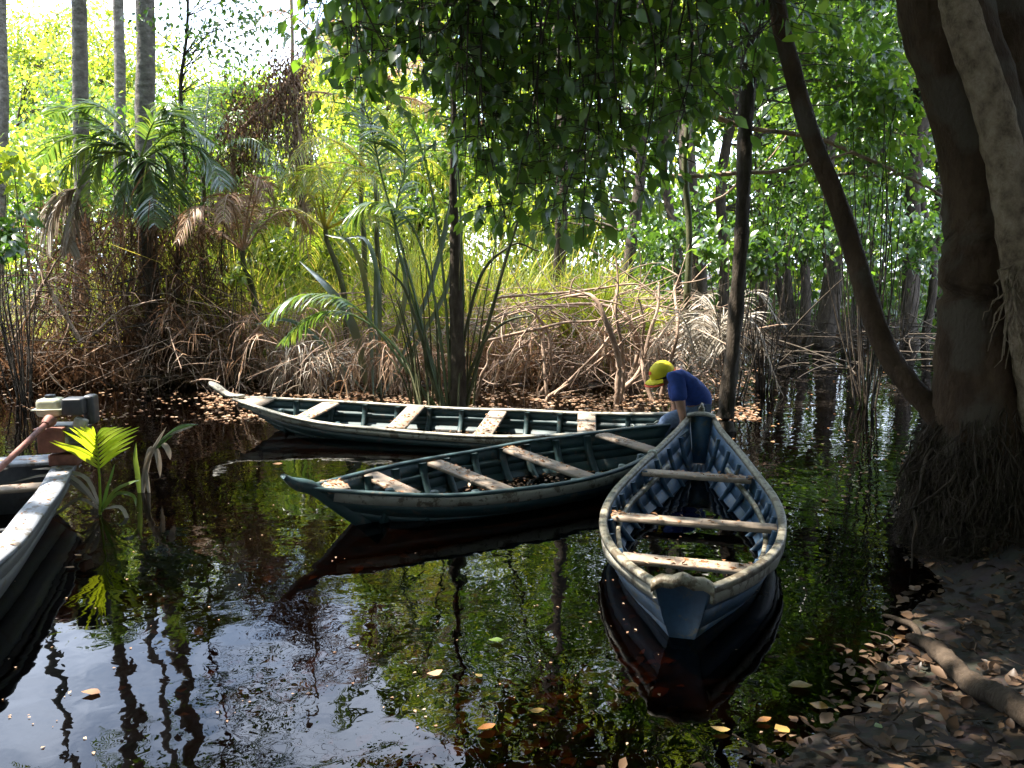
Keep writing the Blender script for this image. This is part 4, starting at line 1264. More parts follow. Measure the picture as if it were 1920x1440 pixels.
# ================================================================== low palms and clumps of the far bank
# shaded palm in front of the tall palms (fan of blue-green fronds)
lp_c = at_y(262, 300, 13.2)
lp_b = at_y(270, 715, 13.2)
low = thing('low_palm', 'shaded low palm with drooping blue-green fronds before the tall trunks', 'palm', lp_b)
g = G(); trunk(g, [lp_b, (lp_b + lp_c) / 2 + [.1, 0, 0], lp_c], [.10, .08, .07], 16, 10, .03, 90, .08); g.build('trunk', 'bark_dark', low, True, lp_b)
for tip, lift in (((75, 300), [(190, 262), (120, 258)]), ((95, 215), [(200, 240), (140, 205)]), ((150, 205), [(225, 230), (190, 200)]), ((330, 215), [(285, 235), (310, 210)]), ((400, 270), [(310, 255), (360, 245)]),
                  ((160, 395), [(215, 285), (180, 310)]), ((230, 400), [(248, 290), (238, 330)]), ((330, 390), [(295, 285), (325, 320)]), ((420, 350), [(330, 270), (385, 290)]), ((110, 350), [(200, 270), (140, 295)]),
                  ((290, 420), [(275, 300), (285, 350)]), ((200, 250), [(235, 270), (215, 252)])):
    dz = rng.uniform(-.5, .3)
    frond(lp_c, at_y(*tip, 13.2 + dz), 0, 44, .62, .032, 'palm', low, .9, .18, .018, lp_b, lift=[at_y(*q, 13.2 + dz * .5) for q in lift])
# withered frond hanging beside it
wf = at_y(145, 352, 12.7)
wr = thing('withered_frond', 'withered pinkish-brown palm frond hanging down at the far left', 'palm frond', wf)
frond(wf, at_y(92, 455, 12.6), 0, 60, .85, .03, 'dry_grey', wr, 1.6, .05, .015, wf, lift=[at_y(125, 362, 12.7), at_y(102, 395, 12.65)], spread=.6)
frond(wf, at_y(130, 470, 12.7), 0, 40, .6, .03, 'dry_grey', wr, 1.6, .05, .015, wf, lift=[at_y(142, 380, 12.7), at_y(134, 420, 12.7)], spread=.5)

# clump palm in the middle of the picture
cb = at_z(858, 765, 0)
cl = thing('clump_palm', 'multi-stemmed palm clump standing in the water behind the long boat', 'palm', cb)
cY = cb[1]
g = G(); trunk(g, PY([(860, 775, cY), (858, 690, cY), (853, 560, cY), (850, 430, cY), (848, 330, cY), (850, 200, cY), (842, 60, cY)]), [.12, .095, .085, .065, .036, .026, .016], 44, 14, .015, 100, .07); g.build('trunk', 'bark_dark', cl, True, cb)
stems = [[(835, 765), (800, 640), (755, 470), (715, 330), (690, 220), (640, 110), (590, 70)],
         [(845, 760), (838, 600), (820, 420), (790, 280), (740, 180), (690, 140)],
         [(862, 760), (868, 560), (862, 380), (852, 220), (838, 110), (800, 20)],
         [(822, 768), (760, 690), (700, 610), (640, 560), (560, 555), (500, 600)],
         [(875, 762), (900, 660), (935, 540), (962, 440), (985, 350), (1000, 250)],
         [(850, 760), (850, 560), (856, 330), (850, 150), (862, 20)],
         [(830, 762), (785, 600), (740, 430), (760, 290), (700, 230)],
         [(812, 768), (740, 650), (660, 590), (590, 590), (530, 640)],
         [(868, 760), (872, 640), (905, 510), (960, 460), (1010, 470)],
         [(840, 765), (815, 560), (770, 420), (700, 380), (650, 420)],
         [(870, 765), (885, 690), (930, 615), (1000, 590)],
         [(826, 760), (790, 640), (760, 540), (720, 500)]]
for i, st in enumerate(stems):
    dy = rng.uniform(-.6, .7); m = len(st)
    W_ = [at_y(x, y, cY + dy * (j / m)) for j, (x, y) in enumerate(st)]
    if i in (0, 1, 3, 6, 7, 9, 2):
        frond(W_[0], W_[-1], 0, 40, .75 if i in (0, 1, 6) else .5, .034, 'palm', cl, 1.3, .5, .024, cb, lift=W_[1:-1], name='frond')
    else:
        g = G(); trunk(g, W_, [.028, .024, .018, .012], 26, 7, .012, 110 + i, .08); g.build('stem', 'stem_green', cl, True, cb)
for i in range(26):      # thin shoots round the foot of the clump
    x0 = rng.uniform(765, 905); h = rng.uniform(60, 330); le = (x0 - 845) * rng.uniform(.3, 1.2)
    W_ = PY([(x0, 768, cY + rng.uniform(-.3, .3)), (x0 + le * .4, 768 - h * .55, cY), (x0 + le, 768 - h, cY + rng.uniform(-.3, .4))])
    g = G(); strands(g, spline(W_, 9)[None], np.linspace(.016, .006, 9)[None], 5); g.build('shoot', 'stem_green', cl, True, cb)

# sunlit young palms and drooping dead palms of the far bank
for i, (px, py, Y, ln, nf, mt, lab) in enumerate(((680, 190, 15.5, 2.4, 10, 'dry', 'tall palm of drooping straw-coloured fronds behind the clump palm'), (700, 330, 14.6, 1.9, 10, 'grass', 'sunlit young palm with arching leaflets left of the clump palm'), (610, 430, 13.6, 1.7, 9, 'grass', 'low sunlit palm over the dry reeds left of centre'),
        (455, 470, 13.4, 1.6, 9, 'dry', 'dry white-bleached palm tuft in the reeds at left centre'),         
        (380, 330, 14.5, 2.0, 9, 'palm', 'dark feathery palm under the dry vine mass'), (1290, 60, 12.5, 2.0, 7, 'palm_young', 'palm fronds with narrow bright leaflets at the top right of centre'))):
    c_ = at_y(px, py, Y); b_ = np.array([c_[0] + rng.normal(0, .15), Y, float(ground_h(c_[0], Y)) - .05])
    root = thing('bank_palm', lab, 'palm', b_)
    g = G(); trunk(g, [b_, (b_ + c_) / 2 + rng.normal(0, .08, 3), c_], [.06, .05, .04], 14, 8, .02, 130 + i, .08); g.build('trunk', 'stem_green', root, True, b_)
    crown_fronds(root, c_, nf, ln, b_, mt, 140 + i, (-.1, 1.2), .48, 42, 1.7, .019)

# dead tufts: arching bare stems with narrow straw leaves hanging off them
for i, (px, py, Y, h_, mt, lab) in enumerate(((590, 735, 12.3, .9, 'dry_grey', 'greyish dead tuft near the water left of centre'), (960, 650, 13.2, 1.2, 'dry_grey', 'pale bleached straw lying over the branches right of the clump palm'), (1060, 700, 12.6, 1.3, 'dry', 'pale drooping straw over the root fork'),
        (1190, 690, 13.0, 1.3, 'dry_grey', 'bleached straw tuft left of the yellow cap'), (745, 735, 12.2, 1.1, 'dry', 'straw-coloured stems bending to the water behind the long boat'), (520, 700, 12.8, 1.5, 'dry', 'tan dead tuft between the reeds and the vine mass'), (400, 690, 13.2, 1.6, 'dry', 'tall tan dead tuft left of the vine mass'), (650, 690, 13.3, 1.7, 'grass', 'yellow-green arching tuft behind the strap-leaf plant'), (1010, 640, 13.6, 1.6, 'grass', 'yellow-green arching tuft right of the clump palm'))):
    c_ = at_y(px, py, Y); c_[2] = max(0.0, c_[2] - .3)
    root = thing('dead_tuft', lab, 'dead plant', c_)
    n_ = 18; az = rng.uniform(0, 2 * np.pi, n_); rch = rng.uniform(.5, 1.2, n_) * h_
    e = c_ + np.stack([np.cos(az) * rch, np.sin(az) * rch * .6, rng.uniform(-.1, .5, n_) * h_], -1)
    mdp = c_ + np.stack([np.cos(az) * rch * .45, np.sin(az) * rch * .3, rng.uniform(.8, 1.5, n_) * h_], -1)
    b0 = c_ + rng.normal(0, .12, (n_, 3)) * [1, 1, 0]
    tt_ = np.linspace(0, 1, 12)[None, :, None]
    S = b0[:, None] * (1 - tt_) ** 2 + 2 * mdp[:, None] * tt_ * (1 - tt_) + e[:, None] * tt_ ** 2 + rng.normal(0, .012, (n_, 12, 3))
    g = G(); strands(g, S, np.linspace(.012, .004, 12)[None] * rng.uniform(.6, 1.3, n_)[:, None], 5); tag(g.build('stems', 'stick', root, True, c_), kind='stuff')
    m_ = 420; si = rng.integers(0, n_, m_); ti = rng.integers(4, 12, m_)
    p_ = S[si, ti] + rng.normal(0, .02, (m_, 3)); d_ = nrm(S[si, ti] - S[si, ti - 1]) + rng.normal(0, .7, (m_, 3)); d_[:, 2] -= .3
    g = G(); blades(g, p_, d_, rng.uniform(1.0, 3.0, m_), rng.uniform(.15, .65, m_), rng.uniform(.006, .02, m_), 4); tag(g.build('straw', mt, root, False, c_), kind='stuff')

# broad strap-leaved plant at its left
def strap_leaf(pts, w, mat, root, origin, curl=.0):
    S = spline(PY(pts), 12); T = nrm(np.gradient(S, axis=0))
    sd = nrm(np.cross(T, np.array([0.15, -1, .35])))
    nn = np.cross(sd, T)
    w = w * .45
    ww = w * np.array([.35, .6, .85, 1, 1.05, 1.05, 1, .9, .75, .55, .3, .05])[:, None] / 2
    V = np.stack([S - sd * ww + nn * ww * .35, S, S + sd * ww + nn * ww * .35], 1).reshape(-1, 3)
    g = G(); g.add(V, [[i * 3 + j, i * 3 + j + 1, i * 3 + j + 4, i * 3 + j + 3] for i in range(11) for j in range(2)], rnd=rng.random())
    return g.build('leaf', mat, root, True, origin)
sb_ = at_z(665, 735, 0); sy = sb_[1]
sp_ = thing('strap_leaf_plant', 'plant with broad dark arching strap leaves left of the clump palm', 'plant', sb_)
for pts, w_ in (([(690, 740), (665, 620), (620, 545), (562, 490)], .28), ([(700, 740), (690, 560), (660, 460), (610, 440)], .16), ([(710, 740), (712, 560), (700, 480), (680, 445), (640, 448)], .14),
                ([(705, 742), (760, 560), (748, 480), (740, 560)], .16), ([(715, 740), (705, 600), (706, 500), (712, 590)], .14), ([(720, 740), (800, 560), (842, 400), (850, 345), (836, 420)], .16),
                ([(720, 740), (830, 560), (856, 450), (890, 395)], .14), ([(690, 742), (600, 640), (540, 600), (470, 610)], .13)):
    strap_leaf([(x, y, sy - .3 + rng.uniform(-.2, .4)) for x, y in pts], w_, 'leaf_strap', sp_, sb_)

# ================================================================== bent and tangled bare branches in the sun (each a thing)
bents = [
    ([(1150, 775), (1178, 715), (1196, 650), (1178, 590), (1120, 572), (1000, 580), (872, 612)], .045, 'longest bare branch, arching left from the root fork to the clump palm'),
    ([(1148, 770), (1190, 700), (1222, 640), (1290, 610)], .055, 'thick sunlit branch forking right from the root fork near the person'),
    ([(1152, 772), (1160, 700), (1140, 610), (1105, 555), (1050, 560)], .05, 'thick pale branch bending left out of the root fork'),
    ([(1160, 772), (1165, 680), (1160, 580), (1150, 480)], .035, 'upright bare stick rising from the middle of the root fork'),
    ([(1120, 772), (1160, 735), (1200, 690), (1225, 600), (1235, 530)], .045, 'crooked sunlit branch leaning right over the root fork'),
    ([(1022, 755), (1090, 690), (1150, 630), (1215, 585)], .024, 'thin straight pale stick slanting up to the right'),
    ([(1010, 745), (1035, 690), (1024, 620), (990, 585), (930, 600)], .028, 'hooked pale stick arching left, left of the root fork'),
    ([(1025, 748), (1020, 650), (1000, 590), (960, 560)], .026, 'dark short stump-like stick standing in the leafy shallows'),
    ([(1230, 770), (1205, 700), (1208, 640), (1196, 560)], .040, 'pale smooth stem directly left of the yellow cap'),
    ([(1226, 768), (1240, 735), (1256, 680), (1272, 620), (1262, 545), (1275, 515), (1240, 500)], .035, 'crooked bare stem rising behind the yellow cap'),
    ([(1040, 740), (1150, 655), (1235, 590)], .018, 'faint thin stick crossing behind the root fork'),
    ([(900, 640), (1010, 610), (1120, 600), (1230, 575)], .024, 'low level branch spanning from clump palm to root fork'),
    ([(930, 560), (1060, 545), (1180, 535), (1240, 560)], .022, 'upper level branch lying on the sunlit heap'),
    ([(880, 770), (905, 700), (925, 640)], .03, 'dark slanting stick right beside the clump palm foot'),
    ([(610, 760), (690, 640), (790, 590)], .022, 'bare stick sloping right, left of the clump palm'),
    ([(440, 660), (500, 600), (590, 560), (690, 545)], .026, 'grey bare pole slanting over the dry reeds at left centre'),
    ([(150, 640), (230, 580), (310, 560)], .02, 'pale bowed stick before the dark palm skirts'),
    ([(20, 650), (80, 540), (118, 470)], .03, 'dark leaning pole near the left edge'),
    ([(150, 640), (95, 540), (60, 470)], .035, 'dark branch leaning left beside the low palm'),
]
for i, (pts, r, lab) in enumerate(bents):
    Y = 11.6 + rng.uniform(-.5, 1.0) if i < 14 else 12.6
    W_ = [at_y(x, y, Y + (j - 1) * rng.uniform(-.15, .2)) for j, (x, y) in enumerate(pts)]
    root = thing('bare_branch', lab, 'branch', W_[0])
    g = G(); C = trunk(g, W_, [r, r * .85, r * .6, r * .3], 30, 8, .02, 200 + i, .08); g.build('stem', 'stick', root, True, W_[0])
    g = G()
    for q in range(7):
        j = rng.integers(6, 28); dv = rng.normal(0, 1, 3) * [1, .6, .8]; dv = dv / np.linalg.norm(dv)
        E = C[j] + dv * rng.uniform(.15, .6)
        strands(g, spline([C[j], (C[j] + E) / 2 + rng.normal(0, .05, 3), E], 6)[None], np.linspace(r * .3, r * .08, 6)[None], 4)
    tag(g.build('twigs', 'stick', root, True, W_[0]), kind='stuff')

# horizontal bare branches over the water at the right
for i, (pts, r, lab) in enumerate((
        ([(1230, 330), (1390, 325), (1500, 312), (1600, 285)], .03, 'bare pale branch crossing level behind slender dark trunk'),
        ([(1300, 195), (1420, 240), (1540, 260), (1640, 300), (1770, 370)], .035, 'long pale branch slanting down to the right behind leaning trunk'),
        ([(1490, 158), (1560, 158), (1610, 152)], .02, 'short pale twig level with top of leaning trunk'),
        ([(1560, 330), (1660, 330), (1770, 350)], .022, 'thin dark branch nearly level left of thick trunk'),
        ([(1580, 235), (1680, 250), (1765, 270)], .018, 'upper thin branch ending against thick trunk'),
        ([(1330, 380), (1420, 320), (1480, 250)], .02, 'thin branch rising right across slender dark trunk'))):
    Y = 10.5 + i * .3
    W_ = [at_y(x, y, Y) for x, y in pts]
    root = thing('hanging_branch', lab, 'branch', W_[0])
    g = G(); C = trunk(g, W_, [r, r * .8, r * .45], 22, 7, .02, 300 + i, .06); g.build('stem', 'stick', root, True, W_[0])
    g = G(); pos = C[rng.integers(4, 22, 60)] + rng.normal(0, .16, (60, 3)); leaf_cloud(g, pos, .12); g.build('leaves', 'leaf_mid', root, False, W_[0])

# ================================================================== forest trees behind
right_trees = [   # px at waterline, px high up, half width px, depth, crown mat
    (1044, 1046, 11, 15.5, 'leaf_mid'), (1182, 1205, 10, 16.5, 'leaf_mid'), (1262, 1250, 8, 18, 'leaf_mid'), (1308, 1302, 15, 16, 'leaf_dark'), (1345, 1360, 9, 19, 'leaf_mid'), (1425, 1440, 7, 20, 'leaf_mid'),
    (1462, 1475, 6, 21, 'leaf_mid'), (1487, 1492, 7, 20.5, 'leaf_dark'), (1512, 1522, 8, 20.2, 'leaf_mid'), (1543, 1586, 17, 19.5, 'leaf_dark'), (1572, 1590, 6, 21, 'leaf_mid'), (1608, 1612, 6, 23, 'leaf_light'), (1632, 1640, 7, 22, 'leaf_mid'), (1655, 1650, 6, 25, 'leaf_dark'),
    (1712, 1728, 14, 20, 'leaf_dark'), (1738, 1742, 7, 21, 'leaf_mid'), (1760, 1772, 7, 23, 'leaf_light'), (1795, 1800, 10, 24, 'leaf_mid')]
for i, (x0, x1, hw, Y, lm) in enumerate(right_trees):
    b_ = at_z(x0, 500 + 1.85 * FPX / Y, 0)
    Yb = b_[1]
    t1 = at_y((x0 + x1) / 2, 320, Yb + rng.uniform(-.3, .3)); t2 = at_y(x1, 0, Yb + rng.uniform(-.5, .8)); t3 = at_y(x1 + rng.normal(0, 30), -280, Yb + 1)
    r = hw * Yb / FPX
    cr = []
    for q in range(5):
        dY = rng.uniform(3.5, 6.5) if i < 5 else rng.uniform(-1.5, 2.5)
        cc = at_y(x1 + rng.normal(0, 75), rng.uniform(-260, 400 if q < 3 else 150), Yb + dY)
        cr.append((cc, (1.6, 1.5, 1.1), 900, 11, .155, lm))
    tree('forest_tree', 'forest tree across the water, %s trunk counted from the clump palm rightwards' % ORD[i], [b_ - [0, 0, .2], t1, t2, t3], [r * 1.15, r, r * .85, r * .5], 'bark_dark', cr, group='trees across the water', wob=.15, seed=400 + i, sides=9, k=26)

left_trees = [(40, 190, 24), (95, 330, 20), (180, 260, 22), (330, 330, 17.5), (395, 420, 16.5), (470, 380, 19), (540, 250, 20), (600, 400, 18), (640, 260, 23), (720, 150, 24), (790, 330, 21), (880, 220, 24), (960, 330, 20), (920, 110, 27), (1000, 60, 28), (820, 30, 29), (70, 100, 27), (190, 130, 26), (335, 190, 25), (440, 190, 24), (560, 140, 25), (250, 170, 28)]
left_trees.sort()
for i, (x, y, Y) in enumerate(left_trees):
    top = at_y(x, y, Y); b_ = np.array([top[0] + rng.normal(0, .3), Y, .1])
    cr = []
    for q in range(5):
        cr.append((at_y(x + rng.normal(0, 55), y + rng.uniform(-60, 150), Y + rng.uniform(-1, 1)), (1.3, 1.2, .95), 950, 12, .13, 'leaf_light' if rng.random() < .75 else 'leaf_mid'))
    tree('sunlit_tree', 'sunlit yellow-green young tree on the far bank, %s from the left edge' % ORD[i], [b_, (b_ + top) / 2 + rng.normal(0, .2, 3), top], [.06, .05, .02], 'bark_dark', cr, group='sunlit trees of the far bank', wob=.08, seed=500 + i, sides=7, k=18, branch_r=.018)
# dark twig spray against the white sky
tree('overhanging_twig_tree', 'dark twiggy branch with small leaves against the white sky, left of centre',
     PY([(330, 690, 13.6), (345, 420, 13.6), (345, 240, 13.6), (346, 100, 13.5), (355, -120, 13.4), (370, -300, 13.4)]), [.05, .04, .03, .025, .02, .01], 'bark_dark',
     [(at_y(400, 70, 13.4), (1.1, .5, .55), 520, 22, .085, 'leaf_dark'), (at_y(470, 30, 13.4), (.8, .5, .4), 420, 16, .085, 'leaf_dark'), (at_y(250, -150, 13.6), (1.1, .6, .6), 560, 20, .10, 'leaf_dark'), (at_y(470, -190, 13.4), (1.2, .6, .6), 620, 20, .10, 'leaf_dark'), (at_y(640, -130, 13.0), (.9, .6, .5), 420, 14, .10, 'leaf_mid'), (at_y(330, -330, 13.4), (1.3, .7, .6), 620, 20, .10, 'leaf_dark'), (at_y(345, 330, 13.5), (.4, .4, 1.0), 220, 10, .09, 'leaf_dark')], wob=.05, seed=77, branch_r=.009)
# dry brown vine mass
vb = at_y(500, 200, 14.5)
vin = thing('dry_vine_mass', 'hanging mass of dry reddish-brown vines and dead leaves, left of centre', 'vines', at_y(540, 690, 14.5))
g = G()
path = spline(PY([(548, 110, 14.5), (535, 160, 14.5), (505, 195, 14.5), (470, 225, 14.5), (440, 270, 14.5), (430, 330, 14.5)]), 60)
k_ = rng.integers(0, 60, 3200); pos = path[k_] + rng.normal(0, 1, (3200, 3)) * np.array([.24, .25, .27])
leaf_cloud(g, pos, .075, 1.0, wid=.7); 
path2 = spline(PY([(545, 120, 14.5), (556, 220, 14.5), (565, 300, 14.5), (572, 370, 14.5)]), 60)
k_ = rng.integers(0, 60, 700); pos = path2[k_] + rng.normal(0, 1, (700, 3)) * np.array([.13, .15, .25]); leaf_cloud(g, pos, .075, 1.0, wid=.7)
g.build('dead_leaves', 'dry_dark', vin, False, vin.location)
g = G(); n_ = 420
s0 = np.vstack([path, path2])[rng.integers(0, 120, n_)] + rng.normal(0, .12, (n_, 3)); e0 = s0 + np.stack([rng.normal(0, .15, n_), rng.normal(0, .1, n_), -rng.uniform(.3, 1.3, n_)], -1)
strands(g, s0[:, None] + (e0 - s0)[:, None] * np.linspace(0, 1, 5)[None, :, None] + rng.normal(0, .02, (n_, 5, 3)), .006, 3)
strands(g, spline(np.vstack([at_y(545, -40, 14.5)[None], path[::12], path[-1:] - [0, 0, 1.0]]), 30)[None], .03, 6)
g.build('vine_stems', 'stick', vin, False, vin.location)

# ================================================================== uncountable growth (stuff)
def blade_field(name, label, cat, n, xr, yr, hr, mat, w=.022, lean=.35, droop=.9, seg=4, zoff=0, keep=None):
    x = rng.uniform(*xr, n); y = rng.uniform(*yr, n)
    cl_ = rng.integers(0, max(4, n // 22), n)
    cx = rng.uniform(*xr, cl_.max() + 1); cyy = rng.uniform(*yr, cl_.max() + 1)
    x, y = cx[cl_] + rng.normal(0, .16, n), cyy[cl_] + rng.normal(0, .16, n)
    if keep is not None:
        m = keep(x, y); x, y = x[m], y[m]
    n = len(x)
    pos = np.stack([x, y, ground_h(x, y).clip(-.15) - .05 + zoff], -1)
    d = np.stack([rng.normal(0, lean, n), rng.normal(0, lean, n), np.ones(n)], -1)
    L = rng.uniform(*hr, n) * (0.55 + .9 * (np.sin(x * 1.3 + y) * .5 + .5) * .5)
    g = G(); blades(g, pos, d, droop * rng.uniform(.4, 1.6, n), L, w * rng.uniform(.6, 1.5, n), seg)
    return tag(g.build(name, mat), label, cat, kind='stuff')
blade_field('tall_grass', 'tall yellow-green grass lit by the sun on the far bank', 'grass', 7500, (-7.5, 1.5), (14.2, 19), (1.4, 3.6), 'grass', .03)
blade_field('dry_reeds', 'dry pinkish-brown reeds and dead fronds along the far bank', 'reeds', 6500, (-8.0, 2.2), (13.2, 16.5), (.7, 2.3), 'dry', .026, .55, 1.5)
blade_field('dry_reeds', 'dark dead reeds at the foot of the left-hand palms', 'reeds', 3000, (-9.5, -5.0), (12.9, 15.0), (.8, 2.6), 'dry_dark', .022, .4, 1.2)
blade_field('tall_grass', 'green and straw-coloured grass at the far left bank', 'grass', 1800, (-12, -7.5), (14.0, 17.5), (.7, 2.2), 'grass', .026, .4)
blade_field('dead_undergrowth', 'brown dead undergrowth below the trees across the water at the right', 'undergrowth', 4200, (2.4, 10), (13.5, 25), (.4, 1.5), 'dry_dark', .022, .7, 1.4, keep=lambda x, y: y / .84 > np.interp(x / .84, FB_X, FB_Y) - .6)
# sunlit grass mound right of the clump palm
n_ = 2600
c = at_y(1120, 600, 13.6)
th_ = rng.uniform(0, 2 * np.pi, n_); rr_ = rng.uniform(0, 1, n_) ** .5
pos = np.stack([c[0] + np.cos(th_) * rr_ * .9, c[1] + .6 + np.sin(th_) * rr_ * .7, .5 + 1.0 * (1 - rr_) * rng.random(n_)], -1)
d = np.stack([np.cos(th_) * rr_ * .8 + rng.normal(0, .2, n_), np.sin(th_) * rr_ * .6 + rng.normal(0, .2, n_), np.full(n_, 1.0)], -1)
g = G(); blades(g, pos, d, rng.uniform(.8, 2.4, n_), rng.uniform(.5, 1.25, n_), rng.uniform(.012, .03, n_), 5)
tag(g.build('grass_mound', 'grass'), 'bright sunlit heap of arching grass right of the clump palm', 'grass', kind='stuff')
# tangle of dry twigs
def twig_field(name, label, n, xr, yr, zr, ln, r, mat, lean=.8, flat=.6):
    P0 = np.stack([rng.uniform(*xr, n), rng.uniform(*yr, n), rng.uniform(*zr, n)], -1)
    d = rng.normal(0, 1, (n, 3)); d[:, 2] *= flat; d = nrm(d)
    L = rng.uniform(*ln, n)[:, None]
    b1 = P0 + d * L * .5 + rng.normal(0, .09, (n, 3)); e = P0 + d * L + rng.normal(0, .12, (n, 3)) + [0, 0, -.1]
    t = np.linspace(0, 1, 6)[None, :, None]
    S = P0[:, None] * (1 - t) ** 2 + 2 * b1[:, None] * t * (1 - t) + e[:, None] * t ** 2
    S[..., 2] = np.maximum(S[..., 2], -.05)
    g = G(); strands(g, S, rng.uniform(*r, n)[:, None] * np.linspace(1, .4, 6)[None], 4)
    return tag(g.build(name, mat, smooth=True), label, 'twigs', kind='stuff')
twig_field('twig_tangle', 'sunlit tangle of dry twigs behind the boats and the person', 330, (-.2, 3.0), (12.2, 14.4), (.05, 1.5), (.5, 1.7), (.005, .017), 'stick')
twig_field('twig_tangle', 'dry twigs and dead stalks left of the clump palm', 380, (-6.5, -1.0), (12.5, 14.6), (.0, 1.2), (.5, 1.8), (.004, .014), 'stick')
twig_field('twig_tangle', 'dark brushwood lying along the water under the right-hand forest', 300, (3.2, 9.5), (14.5, 21), (.0, .7), (.6, 2.2), (.006, .02), 'bark_dark', flat=.3)
twig_field('twig_tangle', 'dark bare twigs among the left-hand palm skirts', 380, (-9.5, -4.6), (12.4, 14.4), (.0, 1.8), (.5, 1.8), (.004, .014), 'bark_dark')
# hanging skirts round the left palms
n_ = 3600
xx = rng.normal(0, 1, n_) * .55 + rng.choice([at_y(170, 500, 13.8)[0], at_y(285, 500, 13.6)[0], at_y(330, 520, 13.6)[0]], n_)
z0 = rng.uniform(.5, 2.9, n_); yy = rng.normal(13.7, .45, n_)
g = G(); blades(g, np.stack([xx, yy, z0], -1), np.stack([rng.normal(0, .3, n_), rng.normal(0, .3, n_), rng.normal(-.3, .4, n_)], -1), 1.6, rng.uniform(.4, 1.3, n_), rng.uniform(.008, .022, n_), 4)
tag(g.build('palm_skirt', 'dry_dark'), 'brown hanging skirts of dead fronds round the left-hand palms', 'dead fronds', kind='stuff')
# wall of far forest
g = G(); g2 = G()
n_ = 92000
Yf = rng.uniform(26, 44, n_); pxf = rng.uniform(-200, 2150, n_)
topy = np.interp(pxf, [-200, 60, 120, 200, 300, 420, 500, 560, 620, 700, 900, 2200], [150, 90, 190, 110, 210, 150, 190, 110, 20, -250, -420, -420])
pyf = 560 - (560 - topy) * rng.random(n_) ** .85
u_ = (pxf - 960) / FPX; v_ = (720 - pyf) / FPX
D = np.stack([u_, _cp + v_ * _sp, -_sp + v_ * _cp], -1)
pos = np.array([0, 0, CAM_Z]) + D * (Yf / D[:, 1])[:, None]
kk = np.sin(pos[:, 0] * 1.1) + np.sin(pos[:, 2] * 1.5 + pos[:, 0] * .6) + np.sin(pos[:, 1] * .9 + pos[:, 2] * .7)
pos = pos[(kk + rng.normal(0, .6, n_) > -.5) & (pos[:, 2] > .1)]
h_ = len(pos)
sel = rng.random(h_) < .6
leaf_cloud(g, pos[sel], .36); leaf_cloud(g2, pos[~sel], .36)
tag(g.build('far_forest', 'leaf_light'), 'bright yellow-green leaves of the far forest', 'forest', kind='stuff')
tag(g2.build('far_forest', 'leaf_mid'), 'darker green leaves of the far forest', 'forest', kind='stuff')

# understorey under the right-hand forest, down to the ground
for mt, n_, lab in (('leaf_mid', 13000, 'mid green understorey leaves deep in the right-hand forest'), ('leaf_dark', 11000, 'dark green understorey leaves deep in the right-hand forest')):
    y = rng.uniform(21.5, 31, n_); x = rng.uniform(-.12, .72, n_) * y; z = rng.uniform(.1, 1, n_) ** 1.6 * 4.2
    kk = np.sin(x * 1.9) + np.sin(z * 2.3 + x) + np.sin(y * 1.7 + z) + rng.normal(0, .5, n_) > -.6
    g = G(); leaf_cloud(g, np.stack([x, y, z], -1)[kk], .26); tag(g.build('understorey', mt), lab, 'undergrowth', kind='stuff')
# the forest goes on behind and beside the camera: it closes off the sky there
n_ = 56000
a_ = rng.uniform(R(140), R(400), n_); r_ = rng.uniform(10, 15, n_); z = rng.uniform(.0, 13, n_)
g = G(); leaf_cloud(g, np.stack([np.cos(a_) * r_, np.sin(a_) * r_ + 3, z], -1), .42)
tag(g.build('surrounding_forest', 'leaf_dark'), 'dark forest standing round the landing place', 'forest', kind='stuff')
n_ = 34000
g = G(); leaf_cloud(g, np.stack([rng.uniform(-14, 14, n_), rng.uniform(-13, 3.2, n_), rng.uniform(9.5, 12.5, n_)], -1), .42)  # unseen leaf layer, added to shade the forest behind the camera
n_ = 12000
leaf_cloud(g, np.stack([rng.uniform(-.8, 10, n_), rng.uniform(3.0, 10, n_), rng.uniform(9.5, 11.5, n_)], -1), .42)  # added leaf block out of view, shading big tree and right-hand water
tag(g.build('shade_canopy', 'leaf_dark'), 'unseen leaf roof added above the near bank and right-hand water to shade them', 'forest', kind='stuff')
for i, (b_, c, rad, n_, lab) in enumerate((((-4.6, -1.5, .6), (-3.6, .8, 8.2), (3.6, 3.4, 1.2), 9000, 'shade tree on the near bank left of the viewpoint'), ((4.6, 0, .6), (3.8, 2.8, 8.0), (3.2, 3.2, 1.2), 9000, 'shade tree on the near bank right of the viewpoint'), ((.5, -4.5, .7), (0, -2.5, 8), (4, 3, 1.3), 8000, 'shade tree behind the viewpoint'))):
    b_, c = np.array(b_, float), np.array(c, float)
    tree('shade_tree', lab, [b_, b_ * .7 + c * .3 + [0, 0, 1.5], c], [.25, .2, .1], 'bark_brown', [(c, rad, n_, 44, .27, 'leaf_dark')], seed=800 + i, sides=10)

